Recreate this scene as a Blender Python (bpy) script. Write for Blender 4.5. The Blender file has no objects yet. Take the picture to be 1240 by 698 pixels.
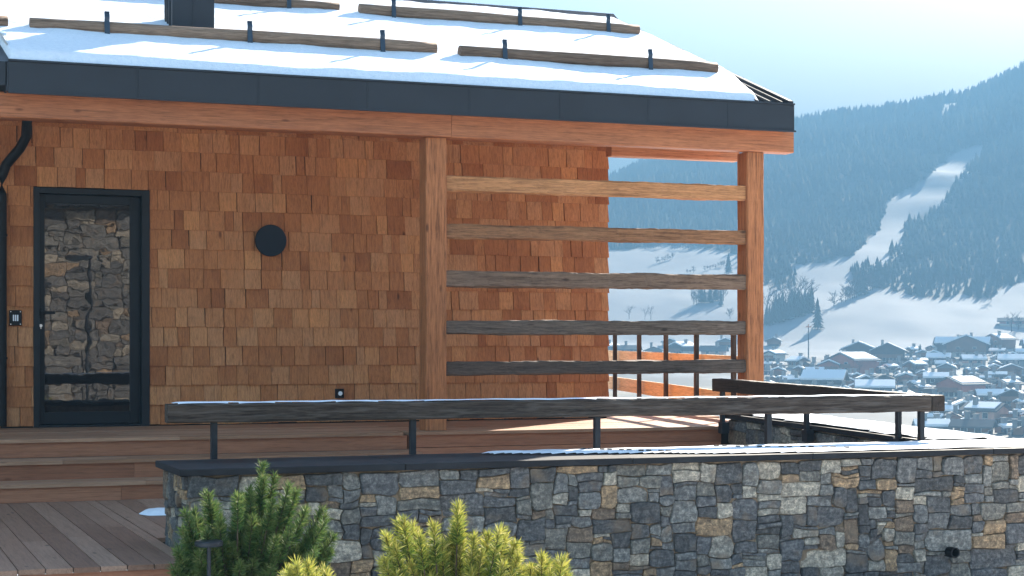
import bpy, bmesh, math, random
import numpy as np
from mathutils import Vector, Matrix, noise

R = math.radians
SC = bpy.context.scene
COL = SC.collection
rng = random.Random(11)

# ------------------------------------------------------------------ camera, sky, sun, exposure
F_PX, H_PX, W_PX = 2105.0, 417.0, 1240.0          # focal length and horizon, in photo pixels
ZC = 0.756                                        # eye height above the upper terrace
YAW = math.atan(810.0 / F_PX)                     # turned right of the facade's normal
SY, CY = math.sin(YAW), math.cos(YAW)
cam_d = bpy.data.cameras.new('camera')
cam = bpy.data.objects.new('camera', cam_d)
COL.objects.link(cam)
cam.location = (0, 0, ZC)
cam.rotation_euler = (math.pi / 2, 0, -YAW)
cam_d.sensor_width = 36.0
cam_d.lens = F_PX / W_PX * 36.0
cam_d.shift_y = (H_PX - 349.0) / W_PX
cam_d.clip_start = 0.1
cam_d.clip_end = 30000
SC.camera = cam

SUN_AZ, SUN_EL = R(46.0), R(25.2)                 # azimuth from +Y towards +X
wd = bpy.data.worlds.new('World')
SC.world = wd
wd.use_nodes = True
nt = wd.node_tree
sky = nt.nodes.new('ShaderNodeTexSky')
sky.sky_type = 'NISHITA'
sky.sun_disc = False
sky.sun_elevation = SUN_EL
sky.sun_rotation = SUN_AZ
sky.altitude = 1000
sky.air_density = 1.0
sky.dust_density = 1.7
sky.ozone_density = 0.8
nt.links.new(sky.outputs[0], nt.nodes['Background'].inputs[0])
nt.nodes['Background'].inputs[1].default_value = 0.05
sl = bpy.data.lights.new('sun', 'SUN')
sl.energy = 5.0
sl.angle = R(0.5)
sl.color = (1.0, 0.91, 0.78)
sun = bpy.data.objects.new('sun', sl)
COL.objects.link(sun)
sdir = Vector((math.sin(SUN_AZ) * math.cos(SUN_EL), math.cos(SUN_AZ) * math.cos(SUN_EL), math.sin(SUN_EL)))
sun.rotation_euler = sdir.to_track_quat('Z', 'Y').to_euler()
SC.view_settings.view_transform = 'Standard'
SC.view_settings.look = 'None'
SC.view_settings.exposure = 3.32
SC.view_settings.gamma = 1.0
SC.render.engine = 'CYCLES'
SC.cycles.use_denoising = True
SC.cycles.max_bounces = 8
SC.cycles.diffuse_bounces = 4
SC.cycles.volume_bounces = 1
SC.cycles.sample_clamp_indirect = 8
HAZE_DENSITY = 0.0013

def at(u, v, t):
    """photo pixel + distance along the view axis -> world point"""
    a = (u - 620) / F_PX
    b = (H_PX - v) / F_PX
    return Vector(((SY + CY * a) * t, (CY - SY * a) * t, ZC + b * t))

# ------------------------------------------------------------------ materials
def new_mat(name):
    m = bpy.data.materials.new(name)
    m.use_nodes = True
    n = m.node_tree.nodes
    return m, n, m.node_tree.links, n['Principled BSDF']

def ramp(n, stops, interp='LINEAR'):
    r = n.new('ShaderNodeValToRGB')
    r.color_ramp.interpolation = interp
    e = r.color_ramp.elements
    while len(e) < len(stops):
        e.new(0.5)
    for k, (p, c) in enumerate(stops):
        e[k].position = p
        e[k].color = (*c, 1)
    return r

def wood(name, stops, axis='X', grain=1.0, rough=0.7, bump=0.25, island=True, wear=None, spec=0.3):
    """stops: board-to-board colours; grain darkens along `axis`"""
    m, n, l, b = new_mat(name)
    tc = n.new('ShaderNodeTexCoord')
    oi = n.new('ShaderNodeObjectInfo')
    ge = n.new('ShaderNodeNewGeometry')
    add = n.new('ShaderNodeMath'); add.operation = 'ADD'
    l.new(oi.outputs['Random'], add.inputs[0])
    if island:
        l.new(ge.outputs['Random Per Island'], add.inputs[1])
    else:
        add.inputs[1].default_value = 0
    mul = n.new('ShaderNodeMath'); mul.operation = 'MULTIPLY'
    l.new(add.outputs[0], mul.inputs[0]); mul.inputs[1].default_value = 53.0
    vadd = n.new('ShaderNodeVectorMath'); vadd.operation = 'ADD'
    l.new(tc.outputs['Object'], vadd.inputs[0]); l.new(mul.outputs[0], vadd.inputs[1])
    mp = n.new('ShaderNodeMapping')
    s = {'X': (2.4, 58, 58), 'Y': (58, 2.4, 58), 'Z': (58, 58, 2.4)}[axis]
    mp.inputs['Scale'].default_value = s
    l.new(vadd.outputs[0], mp.inputs['Vector'])
    nz = n.new('ShaderNodeTexNoise')
    nz.inputs['Scale'].default_value = 1.0
    nz.inputs['Detail'].default_value = 8
    nz.inputs['Roughness'].default_value = 0.72
    nz.inputs['Distortion'].default_value = 0.6
    l.new(mp.outputs[0], nz.inputs['Vector'])
    big = n.new('ShaderNodeTexNoise')
    big.inputs['Scale'].default_value = 2.2
    big.inputs['Detail'].default_value = 3
    l.new(vadd.outputs[0], big.inputs['Vector'])
    fr = n.new('ShaderNodeMath'); fr.operation = 'FRACT'
    l.new(add.outputs[0], fr.inputs[0])
    rp = ramp(n, stops)
    mixf = n.new('ShaderNodeMath'); mixf.operation = 'MULTIPLY_ADD'
    l.new(big.outputs[0], mixf.inputs[0]); mixf.inputs[1].default_value = 0.5
    sh = n.new('ShaderNodeMath'); sh.operation = 'MULTIPLY_ADD'
    l.new(fr.outputs[0], sh.inputs[0]); sh.inputs[1].default_value = 0.9; sh.inputs[2].default_value = -0.2
    l.new(sh.outputs[0], mixf.inputs[2])
    l.new(mixf.outputs[0], rp.inputs[0])
    gr = ramp(n, [(0.36, (0.30, 0.27, 0.25)), (0.49, (0.9, 0.9, 0.9)), (0.64, (1.25, 1.25, 1.25))])
    l.new(nz.outputs[0], gr.inputs[0])
    mx = n.new('ShaderNodeMix'); mx.data_type = 'RGBA'; mx.blend_type = 'MULTIPLY'
    mx.inputs['Factor'].default_value = grain
    l.new(rp.outputs[0], mx.inputs['A']); l.new(gr.outputs[0], mx.inputs['B'])
    out = mx.outputs['Result']
    # knots: sparse dark dots
    mk = n.new('ShaderNodeMapping')
    sk = {'X': (3.2, 9, 9), 'Y': (9, 3.2, 9), 'Z': (9, 9, 3.2)}[axis]
    mk.inputs['Scale'].default_value = sk
    l.new(vadd.outputs[0], mk.inputs['Vector'])
    vo = n.new('ShaderNodeTexVoronoi'); vo.inputs['Scale'].default_value = 0.62
    l.new(mk.outputs[0], vo.inputs['Vector'])
    kr = ramp(n, [(0.04, (0.16, 0.11, 0.085)), (0.10, (1, 1, 1))])
    l.new(vo.outputs['Distance'], kr.inputs[0])
    m2 = n.new('ShaderNodeMix'); m2.data_type = 'RGBA'; m2.blend_type = 'MULTIPLY'
    m2.inputs['Factor'].default_value = 0.8
    l.new(out, m2.inputs['A']); l.new(kr.outputs[0], m2.inputs['B'])
    out = m2.outputs['Result']
    # fine fibres and drying checks
    mf = n.new('ShaderNodeMapping')
    mf.inputs['Scale'].default_value = {'X': (9, 210, 210), 'Y': (210, 9, 210), 'Z': (210, 210, 9)}[axis]
    l.new(vadd.outputs[0], mf.inputs['Vector'])
    nf = n.new('ShaderNodeTexNoise'); nf.inputs['Scale'].default_value = 1.0; nf.inputs['Detail'].default_value = 3
    l.new(mf.outputs[0], nf.inputs['Vector'])
    rf_ = ramp(n, [(0.34, (0.5, 0.47, 0.45)), (0.48, (1, 1, 1)), (0.66, (1.18, 1.18, 1.18))])
    l.new(nf.outputs[0], rf_.inputs[0])
    m4 = n.new('ShaderNodeMix'); m4.data_type = 'RGBA'; m4.blend_type = 'MULTIPLY'; m4.inputs['Factor'].default_value = min(1.0, grain * 0.9)
    l.new(out, m4.inputs['A']); l.new(rf_.outputs[0], m4.inputs['B'])
    out = m4.outputs['Result']
    if wear:
        wn = n.new('ShaderNodeTexNoise'); wn.inputs['Scale'].default_value = 1.0; wn.inputs['Detail'].default_value = 4
        mw = n.new('ShaderNodeMapping')
        mw.inputs['Scale'].default_value = {'X': (3.5, 38, 38), 'Y': (38, 3.5, 38), 'Z': (38, 38, 3.5)}[axis]
        l.new(vadd.outputs[0], mw.inputs['Vector']); l.new(mw.outputs[0], wn.inputs['Vector'])
        wr = ramp(n, [(0.50, (0, 0, 0)), (0.68, (0.55, 0.55, 0.55))])
        l.new(wn.outputs[0], wr.inputs[0])
        m3 = n.new('ShaderNodeMix'); m3.data_type = 'RGBA'
        l.new(wr.outputs[0], m3.inputs['Factor'])
        l.new(out, m3.inputs['A']); m3.inputs['B'].default_value = (*wear, 1)
        out = m3.outputs['Result']
    l.new(out, b.inputs['Base Color'])
    b.inputs['Roughness'].default_value = rough
    b.inputs['Specular IOR Level'].default_value = spec
    bp = n.new('ShaderNodeBump'); bp.inputs['Strength'].default_value = bump; bp.inputs['Distance'].default_value = 0.01
    l.new(nz.outputs[0], bp.inputs['Height']); l.new(bp.outputs[0], b.inputs['Normal'])
    return m

def plain(name, col, rough=0.5, metal=0.0, nscale=None, var=0.25, bump=0.0, spec=0.5):
    m, n, l, b = new_mat(name)
    b.inputs['Roughness'].default_value = rough
    b.inputs['Metallic'].default_value = metal
    b.inputs['Specular IOR Level'].default_value = spec
    if nscale:
        tc = n.new('ShaderNodeTexCoord')
        nz = n.new('ShaderNodeTexNoise'); nz.inputs['Scale'].default_value = nscale; nz.inputs['Detail'].default_value = 5
        l.new(tc.outputs['Object'], nz.inputs['Vector'])
        lo = tuple(c * (1 - var) for c in col); hi = tuple(min(1, c * (1 + var)) for c in col)
        rp = ramp(n, [(0.3, lo), (0.7, hi)])
        l.new(nz.outputs[0], rp.inputs[0]); l.new(rp.outputs[0], b.inputs['Base Color'])
        if bump:
            bp = n.new('ShaderNodeBump'); bp.inputs['Strength'].default_value = bump; bp.inputs['Distance'].default_value = 0.02
            l.new(nz.outputs[0], bp.inputs['Height']); l.new(bp.outputs[0], b.inputs['Normal'])
    else:
        b.inputs['Base Color'].default_value = (*col, 1)
    return m

M = {}
M['shingle'] = wood('cedar_shingle', [(0.0, (0.30, 0.10, 0.034)), (0.15, (0.38, 0.14, 0.05)), (0.5, (0.45, 0.18, 0.068)),
                                      (0.75, (0.47, 0.215, 0.095)), (1.0, (0.54, 0.23, 0.085))], axis='Z', grain=0.5, rough=0.75, bump=0.3)
M['beam'] = wood('larch_beam', [(0.0, (0.33, 0.115, 0.048)), (0.5, (0.42, 0.155, 0.066)), (1.0, (0.47, 0.195, 0.088))], axis='X', grain=0.6, rough=0.6, island=False)
M['postwood'] = wood('post_timber', [(0.0, (0.30, 0.10, 0.036)), (0.5, (0.38, 0.138, 0.052)), (1.0, (0.44, 0.175, 0.072))], axis='X', grain=0.75, rough=0.7, island=False)
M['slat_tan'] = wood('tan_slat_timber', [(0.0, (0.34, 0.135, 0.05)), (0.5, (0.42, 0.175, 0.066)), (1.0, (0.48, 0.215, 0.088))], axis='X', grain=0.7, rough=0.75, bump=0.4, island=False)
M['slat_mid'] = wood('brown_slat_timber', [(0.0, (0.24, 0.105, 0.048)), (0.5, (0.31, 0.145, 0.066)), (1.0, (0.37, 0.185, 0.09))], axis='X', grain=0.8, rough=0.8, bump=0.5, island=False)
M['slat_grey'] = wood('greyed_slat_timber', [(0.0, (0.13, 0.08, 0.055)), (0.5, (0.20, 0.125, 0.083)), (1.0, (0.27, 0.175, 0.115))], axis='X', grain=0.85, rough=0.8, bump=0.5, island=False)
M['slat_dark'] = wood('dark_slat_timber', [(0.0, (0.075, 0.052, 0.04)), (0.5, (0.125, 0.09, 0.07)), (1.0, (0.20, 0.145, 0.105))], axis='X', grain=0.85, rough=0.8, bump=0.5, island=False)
M['railwood'] = wood('weathered_grey_timber', [(0.0, (0.05, 0.036, 0.028)), (0.5, (0.105, 0.079, 0.062)), (1.0, (0.19, 0.145, 0.112))], axis='X', grain=1.0, rough=0.75, bump=0.8, island=False, spec=0.2, wear=(0.15, 0.125, 0.108))
M['raildark'] = wood('dark_brown_timber', [(0.0, (0.022, 0.015, 0.011)), (0.5, (0.045, 0.031, 0.023)), (1.0, (0.08, 0.056, 0.04))], axis='X', grain=0.9, rough=0.65, bump=0.6, island=False)
M['deck'] = wood('deck_boards', [(0.0, (0.20, 0.105, 0.066)), (0.5, (0.29, 0.165, 0.108)), (1.0, (0.36, 0.22, 0.15))], axis='Y', grain=0.4, rough=0.55, bump=0.2)
M['deckx'] = wood('terrace_boards', [(0.0, (0.29, 0.15, 0.085)), (0.5, (0.37, 0.20, 0.118)), (1.0, (0.44, 0.255, 0.158))], axis='X', grain=0.4, rough=0.6, bump=0.2)
M['riser'] = wood('riser_boards', [(0.0, (0.24, 0.09, 0.046)), (0.5, (0.32, 0.13, 0.068)), (1.0, (0.39, 0.168, 0.092))], axis='X', grain=0.4, rough=0.6, bump=0.2)
M['larch_rail'] = wood('new_larch_board', [(0.0, (0.58, 0.38, 0.19)), (0.5, (0.66, 0.46, 0.25)), (1.0, (0.70, 0.52, 0.31))], axis='X', grain=0.5, rough=0.6, island=False)
M['log'] = wood('grey_log', [(0.0, (0.17, 0.105, 0.07)), (0.5, (0.26, 0.17, 0.115)), (1.0, (0.34, 0.215, 0.14))], axis='X', grain=0.7, rough=0.8, bump=0.4, island=False)
M['metal'] = plain('anthracite_sheet', (0.017, 0.021, 0.028), rough=0.5, metal=0.0, nscale=3, var=0.12, spec=0.35)
M['steel'] = plain('dark_steel', (0.018, 0.021, 0.026), rough=0.5, metal=0.0, nscale=20, var=0.2, spec=0.3)
M['strap'] = plain('blued_steel_strap', (0.03, 0.05, 0.075), rough=0.45, metal=0.3)
M['black'] = plain('black_plastic', (0.006, 0.0065, 0.008), rough=0.5, spec=0.2)
M['frame'] = plain('door_metal', (0.008, 0.0105, 0.0145), rough=0.45, spec=0.25)
M['silver'] = plain('brushed_silver', (0.6, 0.6, 0.6), rough=0.35, metal=1.0)
M['white'] = plain('white_lens', (0.75, 0.77, 0.8), rough=0.4)
M['mortar'] = plain('mortar', (0.22, 0.16, 0.105), rough=0.95, nscale=30, var=0.3, bump=0.5)
M['dark_int'] = plain('dark_interior', (0.01, 0.01, 0.01), rough=0.9)

def snow_mat(name, scale, bump, dist):
    m, n, l, b = new_mat(name)
    tc = n.new('ShaderNodeTexCoord')
    nz = n.new('ShaderNodeTexNoise'); nz.inputs['Scale'].default_value = scale; nz.inputs['Detail'].default_value = 8; nz.inputs['Roughness'].default_value = 0.7
    l.new(tc.outputs['Object'], nz.inputs['Vector'])
    rp = ramp(n, [(0.3, (0.70, 0.73, 0.78)), (0.6, (0.80, 0.82, 0.85))])
    l.new(nz.outputs[0], rp.inputs[0]); l.new(rp.outputs[0], b.inputs['Base Color'])
    b.inputs['Roughness'].default_value = 0.8
    b.inputs['Specular IOR Level'].default_value = 0.2
    bp = n.new('ShaderNodeBump'); bp.inputs['Strength'].default_value = bump; bp.inputs['Distance'].default_value = dist
    l.new(nz.outputs[0], bp.inputs['Height']); l.new(bp.outputs[0], b.inputs['Normal'])
    return m
M['snow'] = snow_mat('roof_snow', 28, 0.6, 0.015)
M['vsnow'] = plain('village_snow', (0.78, 0.80, 0.83), rough=0.8, spec=0.1)

def stone_mat():
    m, n, l, b = new_mat('rubble_stone')
    ge = n.new('ShaderNodeNewGeometry'); tc = n.new('ShaderNodeTexCoord')
    mul = n.new('ShaderNodeMath'); mul.operation = 'MULTIPLY'; mul.inputs[1].default_value = 41
    l.new(ge.outputs['Random Per Island'], mul.inputs[0])
    va = n.new('ShaderNodeVectorMath'); va.operation = 'ADD'
    l.new(tc.outputs['Object'], va.inputs[0]); l.new(mul.outputs[0], va.inputs[1])
    base = ramp(n, [(0.0, (0.095, 0.09, 0.086)), (0.12, (0.18, 0.172, 0.16)), (0.24, (0.115, 0.11, 0.106)), (0.35, (0.24, 0.226, 0.20)), (0.44, (0.14, 0.135, 0.132)),
                    (0.55, (0.20, 0.182, 0.152)), (0.63, (0.33, 0.29, 0.232)), (0.71, (0.21, 0.148, 0.10)), (0.78, (0.37, 0.245, 0.14)), (0.87, (0.14, 0.132, 0.126)), (0.94, (0.44, 0.375, 0.29))], 'CONSTANT')
    l.new(ge.outputs['Random Per Island'], base.inputs[0])
    n1 = n.new('ShaderNodeTexNoise'); n1.inputs['Scale'].default_value = 34; n1.inputs['Detail'].default_value = 9; n1.inputs['Roughness'].default_value = 0.82
    l.new(va.outputs[0], n1.inputs['Vector'])
    mp = n.new('ShaderNodeMapping'); mp.inputs['Scale'].default_value = (5, 5, 42)
    l.new(va.outputs[0], mp.inputs['Vector'])
    n2 = n.new('ShaderNodeTexNoise'); n2.inputs['Scale'].default_value = 1; n2.inputs['Detail'].default_value = 5; n2.inputs['Distortion'].default_value = 1.2
    l.new(mp.outputs[0], n2.inputs['Vector'])
    r1 = ramp(n, [(0.36, (0.34, 0.34, 0.35)), (0.50, (0.92, 0.92, 0.92)), (0.64, (2.2, 2.15, 2.05))])
    l.new(n1.outputs[0], r1.inputs[0])
    r2 = ramp(n, [(0.35, (0.72, 0.72, 0.74)), (0.6, (1.1, 1.1, 1.1)), (0.74, (1.5, 1.46, 1.4))])
    l.new(n2.outputs[0], r2.inputs[0])
    ma = n.new('ShaderNodeMix'); ma.data_type = 'RGBA'; ma.blend_type = 'MULTIPLY'; ma.inputs['Factor'].default_value = 1
    l.new(base.outputs[0], ma.inputs['A']); l.new(r1.outputs[0], ma.inputs['B'])
    mb = n.new('ShaderNodeMix'); mb.data_type = 'RGBA'; mb.blend_type = 'MULTIPLY'; mb.inputs['Factor'].default_value = 0.7
    l.new(ma.outputs['Result'], mb.inputs['A']); l.new(r2.outputs[0], mb.inputs['B'])
    # rusty bleeding
    n3 = n.new('ShaderNodeTexNoise'); n3.inputs['Scale'].default_value = 5; n3.inputs['Detail'].default_value = 5
    l.new(va.outputs[0], n3.inputs['Vector'])
    r3 = ramp(n, [(0.57, (0, 0, 0)), (0.72, (0.75, 0.75, 0.75))])
    l.new(n3.outputs[0], r3.inputs[0])
    mc = n.new('ShaderNodeMix'); mc.data_type = 'RGBA'
    l.new(r3.outputs[0], mc.inputs['Factor']); l.new(mb.outputs['Result'], mc.inputs['A']); mc.inputs['B'].default_value = (0.27, 0.19, 0.125, 1)
    l.new(mc.outputs['Result'], b.inputs['Base Color'])
    b.inputs['Roughness'].default_value = 0.75
    bp = n.new('ShaderNodeBump'); bp.inputs['Strength'].default_value = 1.0; bp.inputs['Distance'].default_value = 0.02
    l.new(n1.outputs[0], bp.inputs['Height']); l.new(bp.outputs[0], b.inputs['Normal'])
    return m
M['stone'] = stone_mat()

def slate_mat():
    m, n, l, b = new_mat('slate_coping')
    tc = n.new('ShaderNodeTexCoord')
    nz = n.new('ShaderNodeTexNoise'); nz.inputs['Scale'].default_value = 2.5; nz.inputs['Detail'].default_value = 8; nz.inputs['Roughness'].default_value = 0.65
    l.new(tc.outputs['Object'], nz.inputs['Vector'])
    rp = ramp(n, [(0.35, (0.014, 0.014, 0.016)), (0.55, (0.024, 0.024, 0.027)), (0.7, (0.045, 0.044, 0.045))])
    l.new(nz.outputs[0], rp.inputs[0]); l.new(rp.outputs[0], b.inputs['Base Color'])
    b.inputs['Specular IOR Level'].default_value = 0.18
    rr = ramp(n, [(0.4, (0.6, 0.6, 0.6)), (0.65, (0.8, 0.8, 0.8))])
    l.new(nz.outputs[0], rr.inputs[0]); l.new(rr.outputs[0], b.inputs['Roughness'])
    bp = n.new('ShaderNodeBump'); bp.inputs['Strength'].default_value = 0.25; bp.inputs['Distance'].default_value = 0.01
    l.new(nz.outputs[0], bp.inputs['Height']); l.new(bp.outputs[0], b.inputs['Normal'])
    return m
M['slate'] = slate_mat()

def glass_mat():
    m, n, l, b = new_mat('reflective_door_glass')
    b.inputs['Base Color'].default_value = (0.012, 0.013, 0.015, 1)
    b.inputs['Roughness'].default_value = 0.012
    b.inputs['IOR'].default_value = 1.85
    tc = n.new('ShaderNodeTexCoord')
    nz = n.new('ShaderNodeTexNoise'); nz.inputs['Scale'].default_value = 5.0; nz.inputs['Detail'].default_value = 2
    l.new(tc.outputs['Object'], nz.inputs['Vector'])
    bp = n.new('ShaderNodeBump'); bp.inputs['Strength'].default_value = 0.018; bp.inputs['Distance'].default_value = 0.02
    l.new(nz.outputs[0], bp.inputs['Height']); l.new(bp.outputs[0], b.inputs['Normal'])
    return m
M['glass'] = glass_mat()

def needle_mat(name, cols, trans):
    m, n, l, b = new_mat(name)
    ge = n.new('ShaderNodeNewGeometry')
    rp = ramp(n, cols)
    l.new(ge.outputs['Random Per Island'], rp.inputs[0])
    l.new(rp.outputs[0], b.inputs['Base Color'])
    b.inputs['Roughness'].default_value = 0.7
    b.inputs['Specular IOR Level'].default_value = 0.2
    tr = n.new('ShaderNodeBsdfTranslucent'); l.new(rp.outputs[0], tr.inputs[0])
    mx = n.new('ShaderNodeMixShader'); mx.inputs[0].default_value = trans
    l.new(b.outputs[0], mx.inputs[1]); l.new(tr.outputs[0], mx.inputs[2])
    l.new(mx.outputs[0], n['Material Output'].inputs[0])
    return m
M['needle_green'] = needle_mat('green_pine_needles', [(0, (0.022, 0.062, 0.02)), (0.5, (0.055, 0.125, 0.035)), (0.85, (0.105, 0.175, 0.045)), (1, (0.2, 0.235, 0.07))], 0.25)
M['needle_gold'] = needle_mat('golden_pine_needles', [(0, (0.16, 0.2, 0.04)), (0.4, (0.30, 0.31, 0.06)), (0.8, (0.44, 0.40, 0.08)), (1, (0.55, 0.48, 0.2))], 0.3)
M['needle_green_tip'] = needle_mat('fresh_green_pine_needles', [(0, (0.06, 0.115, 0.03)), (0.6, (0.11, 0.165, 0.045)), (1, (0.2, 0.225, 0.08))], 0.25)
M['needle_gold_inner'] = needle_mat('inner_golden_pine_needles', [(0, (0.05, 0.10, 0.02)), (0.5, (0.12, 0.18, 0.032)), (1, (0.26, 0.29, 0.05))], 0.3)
M['bark'] = plain('bark', (0.055, 0.038, 0.026), rough=0.9, nscale=25, var=0.4, bump=0.5)
M['spruce'] = plain('spruce_foliage', (0.035, 0.052, 0.04), rough=0.9, nscale=1.2, var=0.45, spec=0.1)
M['twig'] = plain('bare_twigs', (0.085, 0.07, 0.06), rough=0.9, spec=0.1)

# ------------------------------------------------------------------ mesh helpers
class MB:
    def __init__(self):
        self.v, self.f, self.mi = [], [], []
    def add(self, verts, faces, mi=0):
        o = len(self.v)
        self.v.extend([tuple(p) for p in verts])
        self.f.extend([tuple(i + o for i in f) for f in faces])
        self.mi.extend([mi] * len(faces))
    def box(self, x0, x1, y0, y1, z0, z1, mi=0):
        self.add([(x0, y0, z0), (x1, y0, z0), (x1, y1, z0), (x0, y1, z0), (x0, y0, z1), (x1, y0, z1), (x1, y1, z1), (x0, y1, z1)],
                 [(0, 3, 2, 1), (4, 5, 6, 7), (0, 1, 5, 4), (1, 2, 6, 5), (2, 3, 7, 6), (3, 0, 4, 7)], mi)
    def tube(self, pts, radii, n=8, mi=0, cap=True):
        pts = [Vector(p) for p in pts]
        rings = []
        for i, p in enumerate(pts):
            d = (pts[min(i + 1, len(pts) - 1)] - pts[max(i - 1, 0)]).normalized()
            a = d.orthogonal().normalized() if abs(d.z) > 0.99 else d.cross(Vector((0, 0, 1))).normalized()
            b = d.cross(a)
            rr = radii[i] if isinstance(radii, (list, tuple)) else radii
            rings.append([p + (a * math.cos(2 * math.pi * k / n) + b * math.sin(2 * math.pi * k / n)) * rr for k in range(n)])
        fs = []
        for i in range(len(pts) - 1):
            for k in range(n):
                fs.append((i * n + k, i * n + (k + 1) % n, (i + 1) * n + (k + 1) % n, (i + 1) * n + k))
        if cap:
            fs.append(tuple(range(n - 1, -1, -1)))
            fs.append(tuple(range((len(pts) - 1) * n, len(pts) * n)))
        self.add([p for r in rings for p in r], fs, mi)
    def build(self, name, mat, parent=None, smooth=False, loc=None, bevel=0):
        me = bpy.data.meshes.new(name)
        me.from_pydata(self.v, [], self.f)
        for m in (mat if isinstance(mat, (list, tuple)) else [mat]):
            me.materials.append(m)
        if any(self.mi):
            me.polygons.foreach_set('material_index', self.mi)
        if smooth:
            me.polygons.foreach_set('use_smooth', [True] * len(me.polygons))
        me.update()
        o = bpy.data.objects.new(name, me)
        COL.objects.link(o)
        if bevel:
            md = o.modifiers.new('edge', 'BEVEL'); md.width = bevel; md.segments = 2; md.limit_method = 'ANGLE'
        if parent:
            o.parent = parent
        if loc is not None:
            o.location = loc
        return o

def tag(o, label, cat, group=None):
    o['label'] = label; o['category'] = cat
    if group:
        o['group'] = group
    return o

def thing(name, label, cat, loc=(0, 0, 0), rotz=0, group=None):
    o = bpy.data.objects.new(name, None)
    o.empty_display_size = 0.2
    COL.objects.link(o)
    o.location = loc; o.rotation_euler = (0, 0, rotz)
    return tag(o, label, cat, group)

def beam(name, p0, p1, w, h, mat, parent=None, wob=0.004, ch=0.008, seg=None, end_mi=None):
    """timber from p0 to p1 (centre line): w across, h high; own local X along its length"""
    p0, p1 = Vector(p0), Vector(p1)
    L = (p1 - p0).length
    seg = seg or max(2, int(L / 0.045))
    sd = rng.random() * 100
    prof = [(-w / 2 + ch, -h / 2), (w / 2 - ch, -h / 2), (w / 2, -h / 2 + ch), (w / 2, h / 2 - ch), (w / 2 - ch, h / 2), (-w / 2 + ch, h / 2), (-w / 2, h / 2 - ch), (-w / 2, -h / 2 + ch)]
    mb = MB(); vs = []; fs = []
    for i in range(seg + 1):
        x = -L / 2 + L * i / seg
        for k, (a, b) in enumerate(prof):
            q = noise.noise_vector(Vector((x * 2.3 + sd, k * 0.6, sd)))
            q2 = noise.noise_vector(Vector((x * 14 + sd, k * 1.7, sd + 5)))
            vs.append((x, a + (q.x + 0.7 * q2.x) * wob, b + (q.y + 0.7 * q2.y) * wob))
    for i in range(seg):
        for k in range(8):
            fs.append((i * 8 + k, (i + 1) * 8 + k, (i + 1) * 8 + (k + 1) % 8, i * 8 + (k + 1) % 8))
    fs.append(tuple(range(8))); fs.append(tuple(seg * 8 + k for k in range(7, -1, -1)))
    mb.add(vs, fs)
    o = mb.build(name, mat)
    d = (p1 - p0).normalized()
    side = Vector((0, 0, 1)).cross(d)
    if side.length < 1e-4:
        side = Vector((0, 1, 0))
    side.normalize()
    up = d.cross(side)
    mt = Matrix((d, side, up)).transposed().to_4x4()
    mt.translation = (p0 + p1) / 2
    if parent:
        o.parent = parent
        o.matrix_local = Matrix.Translation(-Vector(parent.location)) @ mt
    else:
        o.matrix_world = mt
    return o

# ------------------------------------------------------------------ terrain
TT = np.array([0, 11.5, 18, 30, 60, 150, 260, 330, 450, 600, 640, 752])
TZ = np.array([-0.95, -0.95, -1.7, -3.6, -8, -14.5, -15.6, -14.2, -9.7, -2.0, 2.2, 26.4])
RU = np.array([-400, 500, 735, 775, 895, 965, 1000, 1050, 1100, 1140, 1170, 1200, 1240, 1400, 1700])
RV = np.array([240, 240, 226, 205, 172, 153, 146, 140, 133, 124, 120, 107, 86, 76, 80])
SNOW_EDGE_U = np.array([-400, 700, 900, 960, 1000, 1700])      # where the open snow ends on the left side of the view
SNOW_EDGE_T = np.array([846, 846, 828, 768, 753, 753])
RIDGE_T = 1500.0

def vn(x, y, s, k=0):
    return noise.noise(Vector((x * s, y * s, 3.7 + k)))

def terr_z(u, t, x, y):
    te = float(np.interp(u, SNOW_EDGE_U, SNOW_EDGE_T))
    if t <= te:
        z = float(np.interp(t, TT, TZ))
        if t > 752:
            z = 26.4 + (t - 752) * 0.216
        if t > 40:
            z += vn(x, y, 0.012) * min(1.0, t / 700) * 2.2 + vn(x, y, 0.05) * min(0.6, t / 900)
        return z
    z0 = 26.4 + max(0, te - 752) * 0.216
    rv = float(np.interp(u, RU, RV))
    zr = ZC + (H_PX - rv) * RIDGE_T / F_PX
    if t <= RIDGE_T:
        q = (t - te) / (RIDGE_T - te)
        z = z0 + (zr - z0) * (1.2 * q - 0.2 * q * q)
        w = math.sin(math.pi * min(1, q))
        z += w * (vn(x, y, 0.008) * 14 + vn(x, y, 0.022) * 5)
        return z
    if t <= 2100:
        return zr - (t - RIDGE_T) * 0.12
    zb = zr - 600 * 0.12
    if t <= 3000:
        rv2 = float(np.interp(u, [-400, 600, 735, 790, 900, 1700], [215, 205, 196, 214, 240, 260]))
        z2 = ZC + (H_PX - rv2) * 3000 / F_PX
        q = (t - 2100) / 900
        return zb + (z2 - zb) * q * q + vn(x, y, 0.004) * 20 * q
    return float(ZC + (H_PX - 210) * 3000 / F_PX) - (t - 3000) * 0.04

def ut(x, y):
    t = x * SY + y * CY
    r = x * CY - y * SY
    rad = math.hypot(x, y)
    te = max(t, rad * 0.85)
    return (620 + F_PX * r / te, te) if te > 1e-6 else (620, 0)

def ground_z(x, y):
    u, t = ut(x, y)
    return terr_z(max(-400, min(1700, u)), t, x, y)

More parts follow.
